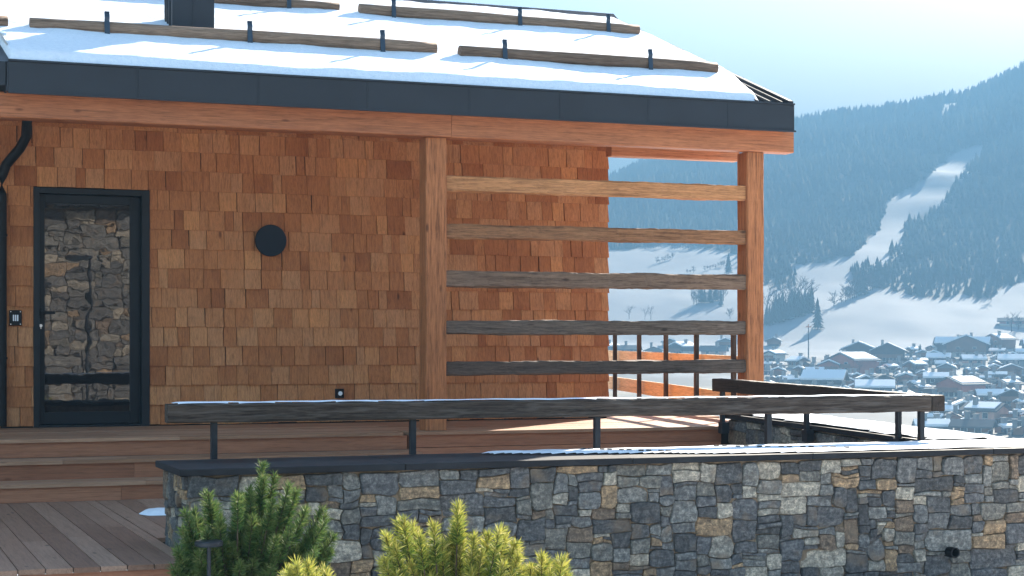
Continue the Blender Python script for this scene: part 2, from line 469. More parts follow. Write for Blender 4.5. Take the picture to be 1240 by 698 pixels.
# open strips and patches of snow on the forested mountainside, photo outlines
PISTE = [(1168, 182), (1194, 176), (1188, 201), (1163, 219), (1152, 240), (1138, 248), (1124, 262), (1103, 269), (1093, 292), (1080, 307), (1076, 324), (1061, 351), (1020, 352),
         (985, 372), (950, 372), (926, 372), (926, 352), (950, 348), (968, 336), (958, 320), (975, 322), (990, 320), (1030, 308), (1064, 282), (1072, 262), (1074, 244), (1099, 229), (1130, 207), (1147, 191)]
PATCH = [(1140, 126), (1164, 124), (1160, 134), (1148, 140), (1140, 152)]
def inside(poly, u, v):
    c = False
    j = len(poly) - 1
    for i in range(len(poly)):
        (x1, y1), (x2, y2) = poly[i], poly[j]
        if (y1 > v) != (y2 > v) and u < (x2 - x1) * (v - y1) / (y2 - y1) + x1:
            c = not c
        j = i
    return c

FU = [500, 735, 800, 840, 880, 895, 925, 945, 962, 985, 1058, 1070, 1080, 1100, 1120, 1140, 1150, 1165, 1180, 1195, 1215, 1240, 1300, 1500]
FV = [303, 301, 298, 300, 306, 308, 346, 350, 346, 338, 345, 349, 352, 357, 361, 363, 358, 354, 361, 361, 350, 341, 330, 320]
def forest_here(u, v, t, x, y):
    if t < 720 or v > float(np.interp(u, FU, FV)) + 5 * vn(x, y, 0.03, 2):
        return False
    j = 7 * vn(x, y, 0.03, 5) + 5 * vn(x, y, 0.09, 7)
    if inside(PISTE, u + j, v + j * 0.5) and vn(x, y, 0.028, 11) < 0.34 or inside(PATCH, u + j * 0.4, v):
        return False
    return True

def terrain():
    angs = list(np.radians(np.concatenate([np.arange(-180, -30, 6.0), np.arange(-30, -6, 1.5), np.arange(-6, 24, 0.125), np.arange(24, 40, 1.5), np.arange(40, 180, 6.0)])))
    rads = [0.5, 3, 7, 10, 12, 15, 19, 24, 30, 40, 55, 75, 100, 130, 165, 200, 230, 260, 290, 320]
    r = 320
    while r < 900:
        r += 7; rads.append(r)
    while r < 1700:
        r += 13; rads.append(r)
    while r < 7000:
        r *= 1.06; rads.append(r)
    vs, fs, fm = [], [], []
    for r in rads:
        for a in angs:
            aa = YAW + a
            x, y = r * math.sin(aa), r * math.cos(aa)
            u, t = ut(x, y)
            u = max(-400, min(1700, u))
            z = terr_z(u, t, x, y)
            vs.append((x, y, z))
            v = H_PX - (z - ZC) * F_PX / max(t, 1)
            if t > 710:
                fo = 1.0 if (forest_here(u, v, t, x, y) and t < 1900) else 0.0
            else:
                fo = 0.0
            gr = 0.0
            if u < 930 and 320 < t < 470:
                gr = max(0, min(1, 0.75 + 2.2 * vn(x, y, 0.02, 9)))
            vg = 0.0
            if 230 < t < 630 and u > 640:
                vg = max(0, min(1, 0.85 + 1.6 * vn(x, y, 0.035, 4) + 1.0 * vn(x, y, 0.11, 6))) * min(1, (t - 230) / 30) * min(1, max(0, (606 + 25 * vn(x, y, 0.01, 8) - t) / 30))
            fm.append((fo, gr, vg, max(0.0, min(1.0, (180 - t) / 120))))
    na = len(angs)
    for i in range(len(rads) - 1):
        for k in range(na):
            k2 = (k + 1) % na
            fs.append((i * na + k, (i + 1) * na + k, (i + 1) * na + k2, i * na + k2))
    vs.append((0, 0, terr_z(620, 0, 0, 0)))
    c = len(vs) - 1
    fm.append((0, 0, 0, 1.0))
    for k in range(na):
        fs.append((c, k, (k + 1) % na))
    me = bpy.data.meshes.new('terrain')
    me.from_pydata(vs, [], fs)
    at_ = me.color_attributes.new('cover', 'FLOAT_COLOR', 'POINT')
    at_.data.foreach_set('color', np.array(fm, dtype=np.float32).ravel())
    me.polygons.foreach_set('use_smooth', [True] * len(me.polygons))
    m, n, l, b = new_mat('snowy_ground')
    ca = n.new('ShaderNodeVertexColor'); ca.layer_name = 'cover'
    sep = n.new('ShaderNodeSeparateColor'); l.new(ca.outputs[0], sep.inputs[0])
    tc = n.new('ShaderNodeTexCoord')
    nz = n.new('ShaderNodeTexNoise'); nz.inputs['Scale'].default_value = 0.05; nz.inputs['Detail'].default_value = 8
    l.new(tc.outputs['Object'], nz.inputs['Vector'])
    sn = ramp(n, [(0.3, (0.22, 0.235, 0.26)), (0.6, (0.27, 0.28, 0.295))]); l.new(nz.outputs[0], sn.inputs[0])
    sf = n.new('ShaderNodeMix'); sf.data_type = 'RGBA'      # fresh snow round the house; valley snow coloured darker to dim its sunlit glare
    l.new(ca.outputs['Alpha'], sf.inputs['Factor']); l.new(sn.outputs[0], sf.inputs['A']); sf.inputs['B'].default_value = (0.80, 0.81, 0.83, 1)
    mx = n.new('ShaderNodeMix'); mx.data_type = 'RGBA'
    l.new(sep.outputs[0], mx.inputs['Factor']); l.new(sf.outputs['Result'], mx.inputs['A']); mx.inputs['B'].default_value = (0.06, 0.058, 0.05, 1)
    m2 = n.new('ShaderNodeMix'); m2.data_type = 'RGBA'
    g2 = n.new('ShaderNodeMath'); g2.operation = 'MULTIPLY'; g2.inputs[1].default_value = 0.8
    l.new(sep.outputs[1], g2.inputs[0]); l.new(g2.outputs[0], m2.inputs['Factor']); l.new(mx.outputs['Result'], m2.inputs['A']); m2.inputs['B'].default_value = (0.24, 0.19, 0.11, 1)
    m3 = n.new('ShaderNodeMix'); m3.data_type = 'RGBA'
    l.new(sep.outputs[2], m3.inputs['Factor']); l.new(m2.outputs['Result'], m3.inputs['A']); m3.inputs['B'].default_value = (0.13, 0.125, 0.115, 1)
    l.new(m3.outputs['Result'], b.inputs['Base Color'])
    b.inputs['Roughness'].default_value = 0.85
    b.inputs['Specular IOR Level'].default_value = 0.1
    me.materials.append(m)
    o = bpy.data.objects.new('terrain', me); COL.objects.link(o)
    o['kind'] = 'structure'
    return o
terrain()

# ------------------------------------------------------------------ the chalet
YF = 16.24                                    # facade
XR = 7.29                                     # right end of the shingled wall
EAVE_Y, EAVE_Z, PITCH = 14.2, 2.99, 0.369     # roof edge
RIDGE_Y = 18.24
X_L, X_R = 1.214, 8.29                        # visible ends of the front eave
def roof_z(y):
    return EAVE_Z + PITCH * (y - EAVE_Y) if y <= RIDGE_Y else EAVE_Z + PITCH * (2 * RIDGE_Y - y - EAVE_Y)

chalet = thing('chalet', 'cedar shingled chalet with snow covered roof and glazed dark door, behind the timber terrace', 'house', (4, YF, 0))
CO = Vector(chalet.location)
def cpart(mb, name, mat, parent=None, smooth=False, bevel=0):
    """part of the chalet from world coordinates"""
    o = mb.build(name, mat, parent or chalet, smooth, bevel=bevel)
    o.location = -CO if parent is None else (0, 0, 0)
    return o

DX0, DX1, DZ1 = 1.604, 2.649, 2.178
def shingle_wall():
    mb = MB()
    ROW = 0.181
    k = 0
    z = 0.012
    while z < 2.80:
        z1 = min(z + ROW + 0.03, 2.80)
        x = -2.0 + rng.random() * 0.1
        while x < XR:
            w = rng.choice([0.085, 0.11, 0.13, 0.15, 0.165, 0.18, 0.2, 0.22, 0.25])
            x1 = min(x + w, XR)
            if XR - x1 < 0.06:
                x1 = XR
            segs = [(x, x1)]
            if z < DZ1:
                if x < DX1 and x1 > DX0:
                    segs = []
                    if x < DX0 - 0.004: segs.append((x, DX0 + 0.004))
                    if x1 > DX1 + 0.004: segs.append((DX1 - 0.004, x1))
            for (a, b_) in segs:
                g = 0.0012 + rng.random() ** 3 * 0.005
                dz = rng.uniform(-0.0035, 0.0035)
                bt = YF - 0.023 - rng.uniform(0, 0.012)
                zb = z + dz
                if z < DZ1 < z + ROW and a < DX1 - 0.01 and b_ > DX0 + 0.01:
                    zb = DZ1 + 0.002
                if b_ >= XR:
                    g = 0; b_ += rng.uniform(-0.006, 0.008)
                tw = rng.uniform(-0.004, 0.004)
                mb.add([(a + g, bt + tw, zb), (b_ - g, bt - tw, zb), (b_ - g, YF + 0.003, zb), (a + g, YF + 0.003, zb),
                        (a + g, YF - 0.005, z1), (b_ - g, YF - 0.005, z1), (b_ - g, YF + 0.003, z1), (a + g, YF + 0.003, z1)],
                       [(0, 3, 2, 1), (4, 5, 6, 7), (0, 1, 5, 4), (1, 2, 6, 5), (2, 3, 7, 6), (3, 0, 4, 7)])
            x = x1
        z += ROW
    o = cpart(mb, 'shingle_wall', M['shingle'])
    # right flank in the same cladding
    mb = MB()
    z = 0.012
    while z < 3.9:
        y = YF - 0.002
        while y < RIDGE_Y * 2 - YF:
            w = rng.choice([0.09, 0.12, 0.14, 0.17, 0.2])
            zt = min(z + 0.21, roof_z(y) - 0.2)
            if zt > z + 0.03:
                bt = XR + 0.022 + rng.uniform(0, 0.006)
                mb.add([(bt, y + 0.002, z), (bt, y + w - 0.002, z), (XR, y + w - 0.002, z), (XR, y + 0.002, z), (XR + 0.005, y + 0.002, zt), (XR + 0.005, y + w - 0.002, zt), (XR, y + w - 0.002, zt), (XR, y + 0.002, zt)],
                       [(0, 1, 2, 3), (4, 7, 6, 5), (0, 4, 5, 1), (1, 5, 6, 2), (2, 6, 7, 3), (3, 7, 4, 0)])
            y += w
        z += 0.181
    cpart(mb, 'side_cladding', M['shingle'])
    # sheathing and walls behind the cladding
    mb = MB()
    yb = 2 * RIDGE_Y - YF
    mb.box(-2.0, DX0, YF + 0.004, YF + 0.25, -1.0, 2.9)
    mb.box(DX1, XR - 0.002, YF + 0.004, YF + 0.25, -1.0, 2.9)
    mb.box(DX0, DX1, YF + 0.004, YF + 0.25, DZ1 + 0.002, 2.9)
    mb.box(XR - 0.25, XR - 0.002, YF + 0.25, yb, -1.0, 3.4)
    mb.box(-2.0, XR - 0.25, yb - 0.25, yb, -1.0, 3.4)
    mb.box(-2.0, -1.8, YF + 0.25, yb - 0.25, -1.0, 3.4)
    cpart(mb, 'wall_sheathing', M['dark_int'])
shingle_wall()

def door():
    y = YF + 0.10
    d = bpy.data.objects.new('door', None); COL.objects.link(d); d.parent = chalet
    d.location = Vector((2.1, y, 0)) - CO
    off = -Vector((2.1, y, 0))
    def p(mb, name, mat, bevel=0):
        o = mb.build(name, mat, d, bevel=bevel); o.location = off; return o
    mb = MB()   # outer frame lining the opening, slightly proud of the shingles
    mb.box(DX0 + 0.002, DX0 + 0.055, YF - 0.035, YF + 0.18, 0.0, DZ1 - 0.002)
    mb.box(DX1 - 0.075, DX1 - 0.002, YF - 0.035, YF + 0.18, 0.0, DZ1 - 0.002)
    mb.box(DX0 + 0.055, DX1 - 0.075, YF - 0.035, YF + 0.18, DZ1 - 0.055, DZ1 - 0.002)
    mb.box(DX0 + 0.055, DX1 - 0.075, YF - 0.035, YF + 0.18, 0.0, 0.02)
    p(mb, 'door_frame', M['frame'], bevel=0.004)
    mb = MB()   # leaf: stiles and rails
    x0, x1, z0, z1 = DX0 + 0.057, DX1 - 0.077, 0.022, DZ1 - 0.057
    gx0, gx1, gz0, gz1 = 1.715, 2.482, 0.135, 2.045
    mb.box(x0, gx0, y - 0.03, y + 0.03, z0, z1)
    mb.box(gx1, x1, y - 0.03, y + 0.03, z0, z1)
    mb.box(gx0, gx1, y - 0.03, y + 0.03, gz1, z1)
    mb.box(gx0, gx1, y - 0.03, y + 0.03, z0, gz0)
    p(mb, 'door_leaf', M['frame'], bevel=0.004)
    mb = MB(); mb.box(gx0, gx1, y - 0.012, y + 0.012, gz0, gz1)
    p(mb, 'glass_pane', M['glass'])
    mb = MB()
    mb.box(1.668, 1.690, y - 0.05, y - 0.03, 0.99, 1.09)
    mb.box(1.668, 1.690, y - 0.075, y - 0.05, 1.03, 1.06)
    mb.box(1.668, 1.80, y - 0.09, y - 0.075, 1.03, 1.055)
    p(mb, 'handle', M['black'], bevel=0.004)
    mb = MB(); mb.tube([(1.679, y - 0.03, 0.925), (1.679, y - 0.045, 0.925)], 0.014, 12)
    mb.box(1.675, 1.683, y - 0.048, y - 0.045, 0.895, 0.93)
    p(mb, 'lock', M['silver'])
    mb = MB(); mb.box(DX0, DX1, YF + 0.3, YF + 0.32, 0, DZ1)  # near-black panel standing in for the unlit room behind the door
    p(mb, 'dark_backing', M['dark_int'])
door()

def roof():
    th = 0.20
    xl, xr = -3.0, X_R - 0.02
    yb = 2 * RIDGE_Y - EAVE_Y
    mb = MB()
    y0 = EAVE_Y + 0.02
    # slab: front and back slopes as one bent prism
    prof = [(y0, roof_z(y0) - 0.012), (RIDGE_Y, roof_z(RIDGE_Y) - 0.012), (yb, roof_z(yb) - 0.012), (yb, roof_z(yb) - th), (RIDGE_Y, roof_z(RIDGE_Y) - th), (y0, roof_z(y0) - th)]
    vs = [(xl, y, z) for y, z in prof] + [(xr, y, z) for y, z in prof]
    fs = [(0, 1, 7, 6), (1, 2, 8, 7), (2, 3, 9, 8), (3, 4, 10, 9), (4, 5, 11, 10), (5, 0, 6, 11), (0, 5, 4, 1), (1, 4, 3, 2), (6, 7, 10, 11), (7, 8, 9, 10)]
    mb.add(vs, fs)
    rf = cpart(mb, 'roof', M['metal'])
    # standing seams
    mb = MB()
    x = xr - 0.10
    while x > xl:
        for (ya, yb_) in ((y0 + (0.0 if x > 7.9 else 0.12), RIDGE_Y), (RIDGE_Y, yb)):
            za, zb = roof_z(ya), roof_z(yb_)
            mb.add([(x - 0.008, ya, za - 0.012), (x + 0.008, ya, za - 0.012), (x + 0.008, yb_, zb - 0.012), (x - 0.008, yb_, zb - 0.012),
                    (x - 0.008, ya, za + 0.02), (x + 0.008, ya, za + 0.02), (x + 0.008, yb_, zb + 0.02), (x - 0.008, yb_, zb + 0.02)],
                   [(0, 3, 2, 1), (4, 5, 6, 7), (0, 1, 5, 4), (1, 2, 6, 5), (2, 3, 7, 6), (3, 0, 4, 7)])
        x -= 0.13 if x > X_R - 0.4 else 0.43
    cpart(mb, 'standing_seam', M['metal'], rf)
    # ridge cap and verge trim
    mb = MB()
    zr = roof_z(RIDGE_Y)
    mb.add([(xl, RIDGE_Y - 0.16, zr - 0.03), (xr, RIDGE_Y - 0.16, zr - 0.03), (xr, RIDGE_Y, zr + 0.075), (xl, RIDGE_Y, zr + 0.075), (xr, RIDGE_Y + 0.16, zr - 0.03), (xl, RIDGE_Y + 0.16, zr - 0.03)],
           [(0, 1, 2, 3), (3, 2, 4, 5), (1, 4, 2), (0, 3, 5), (0, 5, 4, 1)])
    cpart(mb, 'ridge_cap', M['metal'], rf)
    mb = MB()
    for (ya, yb_) in ((EAVE_Y + 0.021, RIDGE_Y), (RIDGE_Y, yb)):
        za, zb = roof_z(ya), roof_z(yb_)
        x0, x1 = X_R - 0.045, X_R
        mb.add([(x0, ya, za - 0.23), (x1, ya, za - 0.23), (x1, yb_, zb - 0.23), (x0, yb_, zb - 0.23),
                (x0, ya, za + 0.03), (x1, ya, za + 0.03), (x1, yb_, zb + 0.03), (x0, yb_, zb + 0.03)],
               [(0, 3, 2, 1), (4, 5, 6, 7), (0, 1, 5, 4), (1, 2, 6, 5), (2, 3, 7, 6), (3, 0, 4, 7)])
    cpart(mb, 'verge_trim', M['metal'], rf)
    # chimney
    mb = MB()
    cy0 = 15.70; zb = roof_z(cy0) - 0.15
    mb.box(2.765, 3.145, cy0, cy0 + 0.42, zb, zb + 1.5)
    for yy in (cy0 + 0.10, cy0 + 0.2, cy0 + 0.3):
        mb.box(2.751, 2.765, yy - 0.012, yy + 0.012, zb, zb + 1.5)
    mb.box(2.951, 2.957, cy0 - 0.006, cy0, zb, zb + 1.5)
    mb.box(2.72, 3.19, cy0 - 0.045, cy0 + 0.465, zb + 1.5, zb + 1.56)
    cpart(mb, 'chimney', M['metal'], rf)
    # sheet metal fascia in panels with fine joints
    mb = MB()
    joints = [X_L] + [2.2, 3.2, 4.215, 5.235, 6.25, 7.27] + [X_R]
    # joints read off the photograph: 152,287,415,539,653,767,873 px
    joints = [X_L, 2.225, 3.215, 4.155, 5.075, 5.925, 6.79, 7.60, X_R]
    for a, b_ in zip(joints[:-1], joints[1:]):
        mb.box(a + 0.002, b_ - 0.002, EAVE_Y, EAVE_Y + 0.018, 2.752, 2.985)
        mb.box(a - 0.012, a + 0.0, EAVE_Y - 0.003, EAVE_Y + 0.016, 2.753, 2.984)
    mb.box(X_L, X_R + 0.012, EAVE_Y - 0.012, EAVE_Y + 0.02, 2.735, 2.750)     # drip edge
    mb.box(X_L, X_R, EAVE_Y - 0.012, EAVE_Y + 0.03, 2.987, 3.003)     # top lip
    mb.box(X_L - 0.018, X_L - 0.0, EAVE_Y + 0.02, EAVE_Y + 1.2, 2.752, 2.985)   # return at the left corner
    mb.box(-3.0, X_L - 0.018, EAVE_Y + 1.0, EAVE_Y + 1.02, 2.752, 3.3)
    mb.box(X_R - 0.03, X_R - 0.004, EAVE_Y + 0.019, EAVE_Y + 0.6, 2.752, 2.986)
    cpart(mb, 'fascia', M['metal'])
    mb = MB()
    mb.box(X_L + 0.02, X_R - 0.05, EAVE_Y + 0.03, YF, 2.766, 2.784)
    cpart(mb, 'soffit', M['beam'])
    # timber eave beams and gable beam
    beam('eave_beam', (1.10, 14.43, 2.663), (4.955, 14.43, 2.664), 0.16, 0.205, M['beam'], chalet, wob=0.002)
    beam('eave_beam', (4.958, 14.43, 2.663), (8.37, 14.43, 2.662), 0.16, 0.205, M['beam'], chalet, wob=0.002)
    beam('eave_beam', (1.11, 14.50, 2.663), (1.11, 15.6, 2.663), 0.16, 0.20, M['beam'], chalet, wob=0.002)
    beam('soffit_beam', (6.885, 15.3, 2.64), (8.27, 15.3, 2.64), 0.14, 0.15, M['beam'], chalet, wob=0.002)
    # rafters under the roof at the gable
    # posts and slats
    beam('post', (4.835, 14.5, 0.002), (4.835, 14.5, 2.558), 0.2, 0.19, M['postwood'], chalet, wob=0.004, ch=0.01)
    beam('post', (7.99, 14.5, 0.002), (7.99, 14.5, 2.557), 0.2, 0.18, M['postwood'], chalet, wob=0.004, ch=0.01)
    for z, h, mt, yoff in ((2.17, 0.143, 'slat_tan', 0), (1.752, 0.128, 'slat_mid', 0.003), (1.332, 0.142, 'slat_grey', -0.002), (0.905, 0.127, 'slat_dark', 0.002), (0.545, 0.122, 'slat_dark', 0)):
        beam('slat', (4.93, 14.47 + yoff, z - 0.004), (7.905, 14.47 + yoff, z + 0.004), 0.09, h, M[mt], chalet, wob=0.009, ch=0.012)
    return rf
roof()

def log_guard(x0, x1, y, brs, seed):
    """round timber held on the slope by steel straps"""
    zc = roof_z(y) + 0.1
    n = 14; sd = seed * 7.1
    steps = max(6, int((x1 - x0) / 0.2))
    mb = MB(); vs = []; fs = []
    L = x1 - x0
    for i in range(steps + 1):
        x = -L / 2 + L * i / steps
        for k in range(n):
            a = 2 * math.pi * k / n
            r = 0.056 + 0.006 * noise.noise(Vector((x * 1.3 + sd, math.cos(a), math.sin(a))))
            bend = 0.01 * math.sin(x * 0.9 + sd)
            vs.append((x, math.cos(a) * r, math.sin(a) * r + bend))
    for i in range(steps):
        for k in range(n):
            fs.append((i * n + k, i * n + (k + 1) % n, (i + 1) * n + (k + 1) % n, (i + 1) * n + k))
    fs.append(tuple(range(n - 1, -1, -1))); fs.append(tuple(steps * n + k for k in range(n)))
    mb.add(vs, fs)
    o = mb.build('snow_guard_log', M['log'], chalet, smooth=False)
    for p in o.data.polygons:
        p.use_smooth = len(p.vertices) == 4
    o.location = Vector(((x0 + x1) / 2, y, zc)) - CO
    for bx in brs:
        mb = MB(); w = 0.022
        xx = bx - (x0 + x1) / 2
        pth = [(-0.02, -0.135), (-0.075, -0.09), (-0.068, 0.0), (-0.058, 0.055), (-0.066, 0.085), (-0.05, 0.125), (-0.062, 0.135)]
        vs = []; fs = []
        for (yy, zz) in pth:
            vs += [(xx - w, yy, zz), (xx + w, yy, zz), (xx + w, yy + 0.009, zz), (xx - w, yy + 0.009, zz)]
        for i in range(len(pth) - 1):
            for k in range(4):
                fs.append((i * 4 + k, i * 4 + (k + 1) % 4, i * 4 + 4 + (k + 1) % 4, i * 4 + 4 + k))
        fs += [(3, 2, 1, 0), tuple(len(pth) * 4 - 4 + k for k in range(4))]
        mb.add(vs, fs)
        mb.build('strap', M['strap'], o)
log_guard(1.48, 5.12, 15.27, (2.12, 3.365, 4.59), 1)
log_guard(5.33, 8.00, 15.21, (5.76, 7.26), 2)
log_guard(4.92, 8.06, 17.13, (5.27, 6.66, 7.68), 3)
log_guard(1.4, 4.72, 17.2, (2.2, 4.19), 4)
log_guard(-2.6, 1.30, 15.27, (-1.6, -0.3, 0.9), 5)

def roof_snow():
    """snow sheet on the front slope, its lip hanging a little over the metal edge"""
    nx, ny = 260, 60
    vs = []; fs = []
    def right_edge(y):
        q = (y - 14.2) / 4.0
        return 7.95 + 0.30 * min(1, max(0, q * 3.6)) + 0.02 * vn(y, 1, 3)
    y0, y1 = 14.235, RIDGE_Y - 0.13
    def top(x, y, ex):
        t = 0.075 + 0.02 * vn(x, y, 0.9) + 0.012 * vn(x, y, 3.5) + 0.005 * vn(x, y, 11)
        t += 0.015 * math.exp(-((y - 15.45) / 0.15) ** 2)
        return roof_z(y) - 0.012 + t * ex
    for j in range(ny + 1):
        q = j / ny
        y = y0 + (y1 - y0) * q
        for i in range(nx + 1):
            p = i / nx
            xe = right_edge(y)
            x = -2.9 + (xe + 2.9) * p
            de = min((xe - x) / 0.07, 1.0)
            fe = min((y - y0 + 0.0) / 0.09, 1.0)
            ex = math.sqrt(max(0, 1 - (1 - max(de, 0)) ** 2)) * math.sqrt(max(0.0, 1 - (1 - fe) ** 2))
            yy = y + ((0.012 * vn(x, 0, 2.3) + 0.016 * vn(x, 5, 9)) * max(0, 1 - j / 3))
            # beyond the eave's left corner the slope starts higher up
            if x < X_L and yy < EAVE_Y + 1.02:
                yy = EAVE_Y + 1.02
            vs.append((x, yy, top(x, yy, ex * 0.98 + 0.02)))
    for j in range(ny):
        for i in range(nx):
            a = j * (nx + 1) + i
            fs.append((a, a + 1, a + nx + 2, a + nx + 1))
    me = bpy.data.meshes.new('roof_snow'); me.from_pydata(vs, [], fs)
    me.polygons.foreach_set('use_smooth', [True] * len(me.polygons))
    me.materials.append(M['snow'])
    o = bpy.data.objects.new('snow', me); COL.objects.link(o); o['kind'] = 'stuff'
    tag(o, 'sheet of bright snow lying on the chalet roof', 'snow')
roof_snow()

# downpipe, wall lamp, intercom, floor-level light
mb = MB()
mb.tube([(1.52, 15.9, 2.75), (1.52, 15.98, 2.60), (1.47, 16.03, 2.50), (1.36, 16.12, 2.36), (1.325, 16.14, 2.26), (1.322, 16.14, 2.1), (1.322, 16.14, 0.02)], 0.045, 14)
mb.tube([(1.322, 16.14, 1.72), (1.322, 16.14, 1.74)], 0.052, 14)
mb.tube([(1.322, 16.14, 0.62), (1.322, 16.14, 0.64)], 0.052, 14)
dp = cpart(mb, 'downpipe', M['black'], smooth=False)

lm = thing('wall_lamp', 'round dark disc wall lamp on the shingle wall', 'lamp', (3.777, YF, 1.736))
mb = MB(); mb.tube([(0, -0.01, 0), (0, -0.055, 0)], 0.07, 24); mb.build('mount', M['black'], lm)
mb = MB()
mb.tube([(0, -0.055, 0), (0, -0.058, 0), (0, -0.078, 0), (0, -0.082, 0)], [0.146, 0.150, 0.150, 0.146], 48)
mb.build('disc', plain('blue_black_disc', (0.01, 0.0155, 0.024), rough=0.6, spec=0.2), lm)

ic = thing('intercom', 'small black intercom plate with pale keys beside the door', 'intercom', (1.448, YF, 0.992))
mb = MB(); mb.box(-0.055, 0.055, -0.045, -0.022, -0.07, 0.07); mb.build('face_plate', M['black'], ic, bevel=0.006)
mb = MB()
for k in (-1, 0, 1):
    mb.box(k * 0.018 - 0.0055, k * 0.018 + 0.0055, -0.049, -0.044, -0.028, 0.028)
mb.build('key', M['white'], ic)
for sx in (-1, 1):
    for sz in (-1, 1):
        mb = MB(); mb.tube([(sx * 0.042, -0.046, sz * 0.056), (sx * 0.042, -0.048, sz * 0.056)], 0.005, 8)
        mb.build('screw', M['silver'], ic)

fl = thing('wall_light', 'tiny square black wall light with white lens, low on the shingles', 'light', (4.457, YF, 0.282))
mb = MB(); mb.box(-0.042, 0.042, -0.05, -0.02, -0.045, 0.045); mb.build('housing', M['black'], fl, bevel=0.004)
mb = MB(); mb.tube([(0.004, -0.05, 0), (0.004, -0.054, 0)], 0.021, 16); mb.build('lens', M['white'], fl)

# ------------------------------------------------------------------ decks and steps
def boards(mb, x0, x1, y0, y1, z1, th, along, w, gap=0.006, clip=None):
    if along == 'Y':
        x = x0
        while x < x1 - 0.01:
            xe = min(x + w, x1)
            ya = y0 + rng.uniform(-0.004, 0.004)
            yb = y1
            dz = rng.uniform(-0.0012, 0.0012)
            cuts = sorted([ya, yb] + ([ya + rng.uniform(0.3, 0.8) * (yb - ya)] if yb - ya > 3 else []))
            for a, b_ in zip(cuts[:-1], cuts[1:]):
                mb.box(x + gap / 2, xe - gap / 2, a + 0.0015, b_ - 0.0015, z1 - th + dz, z1 + dz)
            x += w
    else:
        y = y0
        while y < y1 - 0.01:
            ye = min(y + w, y1)
            dz = rng.uniform(-0.0012, 0.0012)
            cx = x0
            while cx < x1:
                ce = min(x1, cx + rng.uniform(2.2, 3.8))
                mb.box(cx + 0.001, ce - 0.001, y + gap / 2, ye - gap / 2, z1 - th + dz, z1 + dz)
                cx = ce
            y += w

Z1, Z2, Z3, ZD = 0.0, -0.15, -0.30, -0.44
Y1, Y2, Y3 = 14.25, 13.88, 13.51
dk = thing('lower_deck', 'lower timber deck of long boards left of the stone wall', 'deck', (0, 9.5, ZD))
mb = MB(); boards(mb, -4.0, 1.80, 9.51, 13.56, ZD, 0.028, 'Y', 0.143)
boards(mb, 1.806, 8.0, 10.80, 13.56, ZD, 0.028, 'Y', 0.143)
mb.build('deck_board', M['deck'], dk).location = (0, -9.5, -ZD)
mb = MB(); mb.box(-4.0, 1.80, 9.53, 9.555, ZD - 0.21, ZD - 0.031); mb.box(-4.0, 1.80, 9.535, 9.555, ZD - 0.42, ZD - 0.213)
mb.build('edge_board', M['riser'], dk).location = (0, -9.5, -ZD)

st = thing('wooden_steps', 'broad brown wooden steps leading up to the glazed door', 'steps', (0, 13.5, ZD))
XS = 4.54
for (z, y, yb) in ((Z2, Y2, Y1 + 0.03), (Z3, Y3, Y2 + 0.03)):
    mb = MB(); boards(mb, -4.0, XS if z == Z2 else XS, y, yb, z, 0.028, 'X', (yb - y) / 3 + 0.0001)
    mb.build('tread', M['deckx'], st).location = (0, -13.5, -ZD)
for (zt, zb, y, xe) in ((Z2 - 0.029, Z3 + 0.001, Y2 + 0.025, XS), (Z3 - 0.029, ZD + 0.001, Y3 + 0.025, XS)):
    mb = MB()
    cx = -4.0
    while cx < xe:
        ce = min(xe, cx + rng.uniform(2.4, 3.6)); mb.box(cx + 0.001, ce - 0.001, y, y + 0.022, zb, zt); cx = ce
    mb.build('riser', M['riser'], st).location = (0, -13.5, -ZD)

tr = thing('upper_terrace', 'upper timber terrace under the eave, in front of the shingle wall', 'terrace', (0, 14.25, 0))
mb = MB()
boards(mb, -4.0, 4.49, Y1 + 0.01, 14.57, Z1, 0.028, 'X', 0.14)
boards(mb, 4.545, 8.30, Y1, 14.57, Z1, 0.028, 'X', 0.14)
boards(mb, -4.0, 8.30, 14.57, YF + 0.0, Z1, 0.028, 'X', 0.14)
mb.build('terrace_board', M['deckx'], tr).location = (0, -14.25, 0)
mb = MB()
for (za, zb) in ((-0.148, -0.030),):
    mb.box(-4.0, 4.53, Y1 + 0.035, Y1 + 0.057, za, zb)
mb.box(4.545, 7.56, Y1 + 0.025, Y1 + 0.047, -0.135, -0.030)
mb.box(4.545, 7.56, Y1 + 0.03, Y1 + 0.05, -0.29, -0.139)
mb.box(4.545, 7.56, Y1 + 0.03, Y1 + 0.05, -0.45, -0.293)
mb.box(4.545, 4.565, Y1 + 0.05, 14.6, -0.29, -0.03)
mb.build('edge_board', M['riser'], tr).location = (0, -14.25, 0)
mb = MB()
# side terrace along the right flank, boards running with the facade
y = YF + 0.004
while y < 20.9:
    xr = 8.36 + (y - 15.1) * 0.195
    mb.box(7.33, xr, y + 0.003, y + 0.137, -0.028, 0.0)
    y += 0.14
mb.build('side_board', M['deckx'], tr).location = (0, -14.25, 0)
mb = MB(); mb.box(-4.0, 4.4, 14.32, YF, -0.9, -0.03); mb.box(4.57, 8.28, 14.31, YF, -0.9, -0.03); mb.box(7.3, 8.3, YF, 20.8, -0.9, -0.03)
mb.build('substructure', M['dark_int'], tr).location = (0, -14.25, 0)

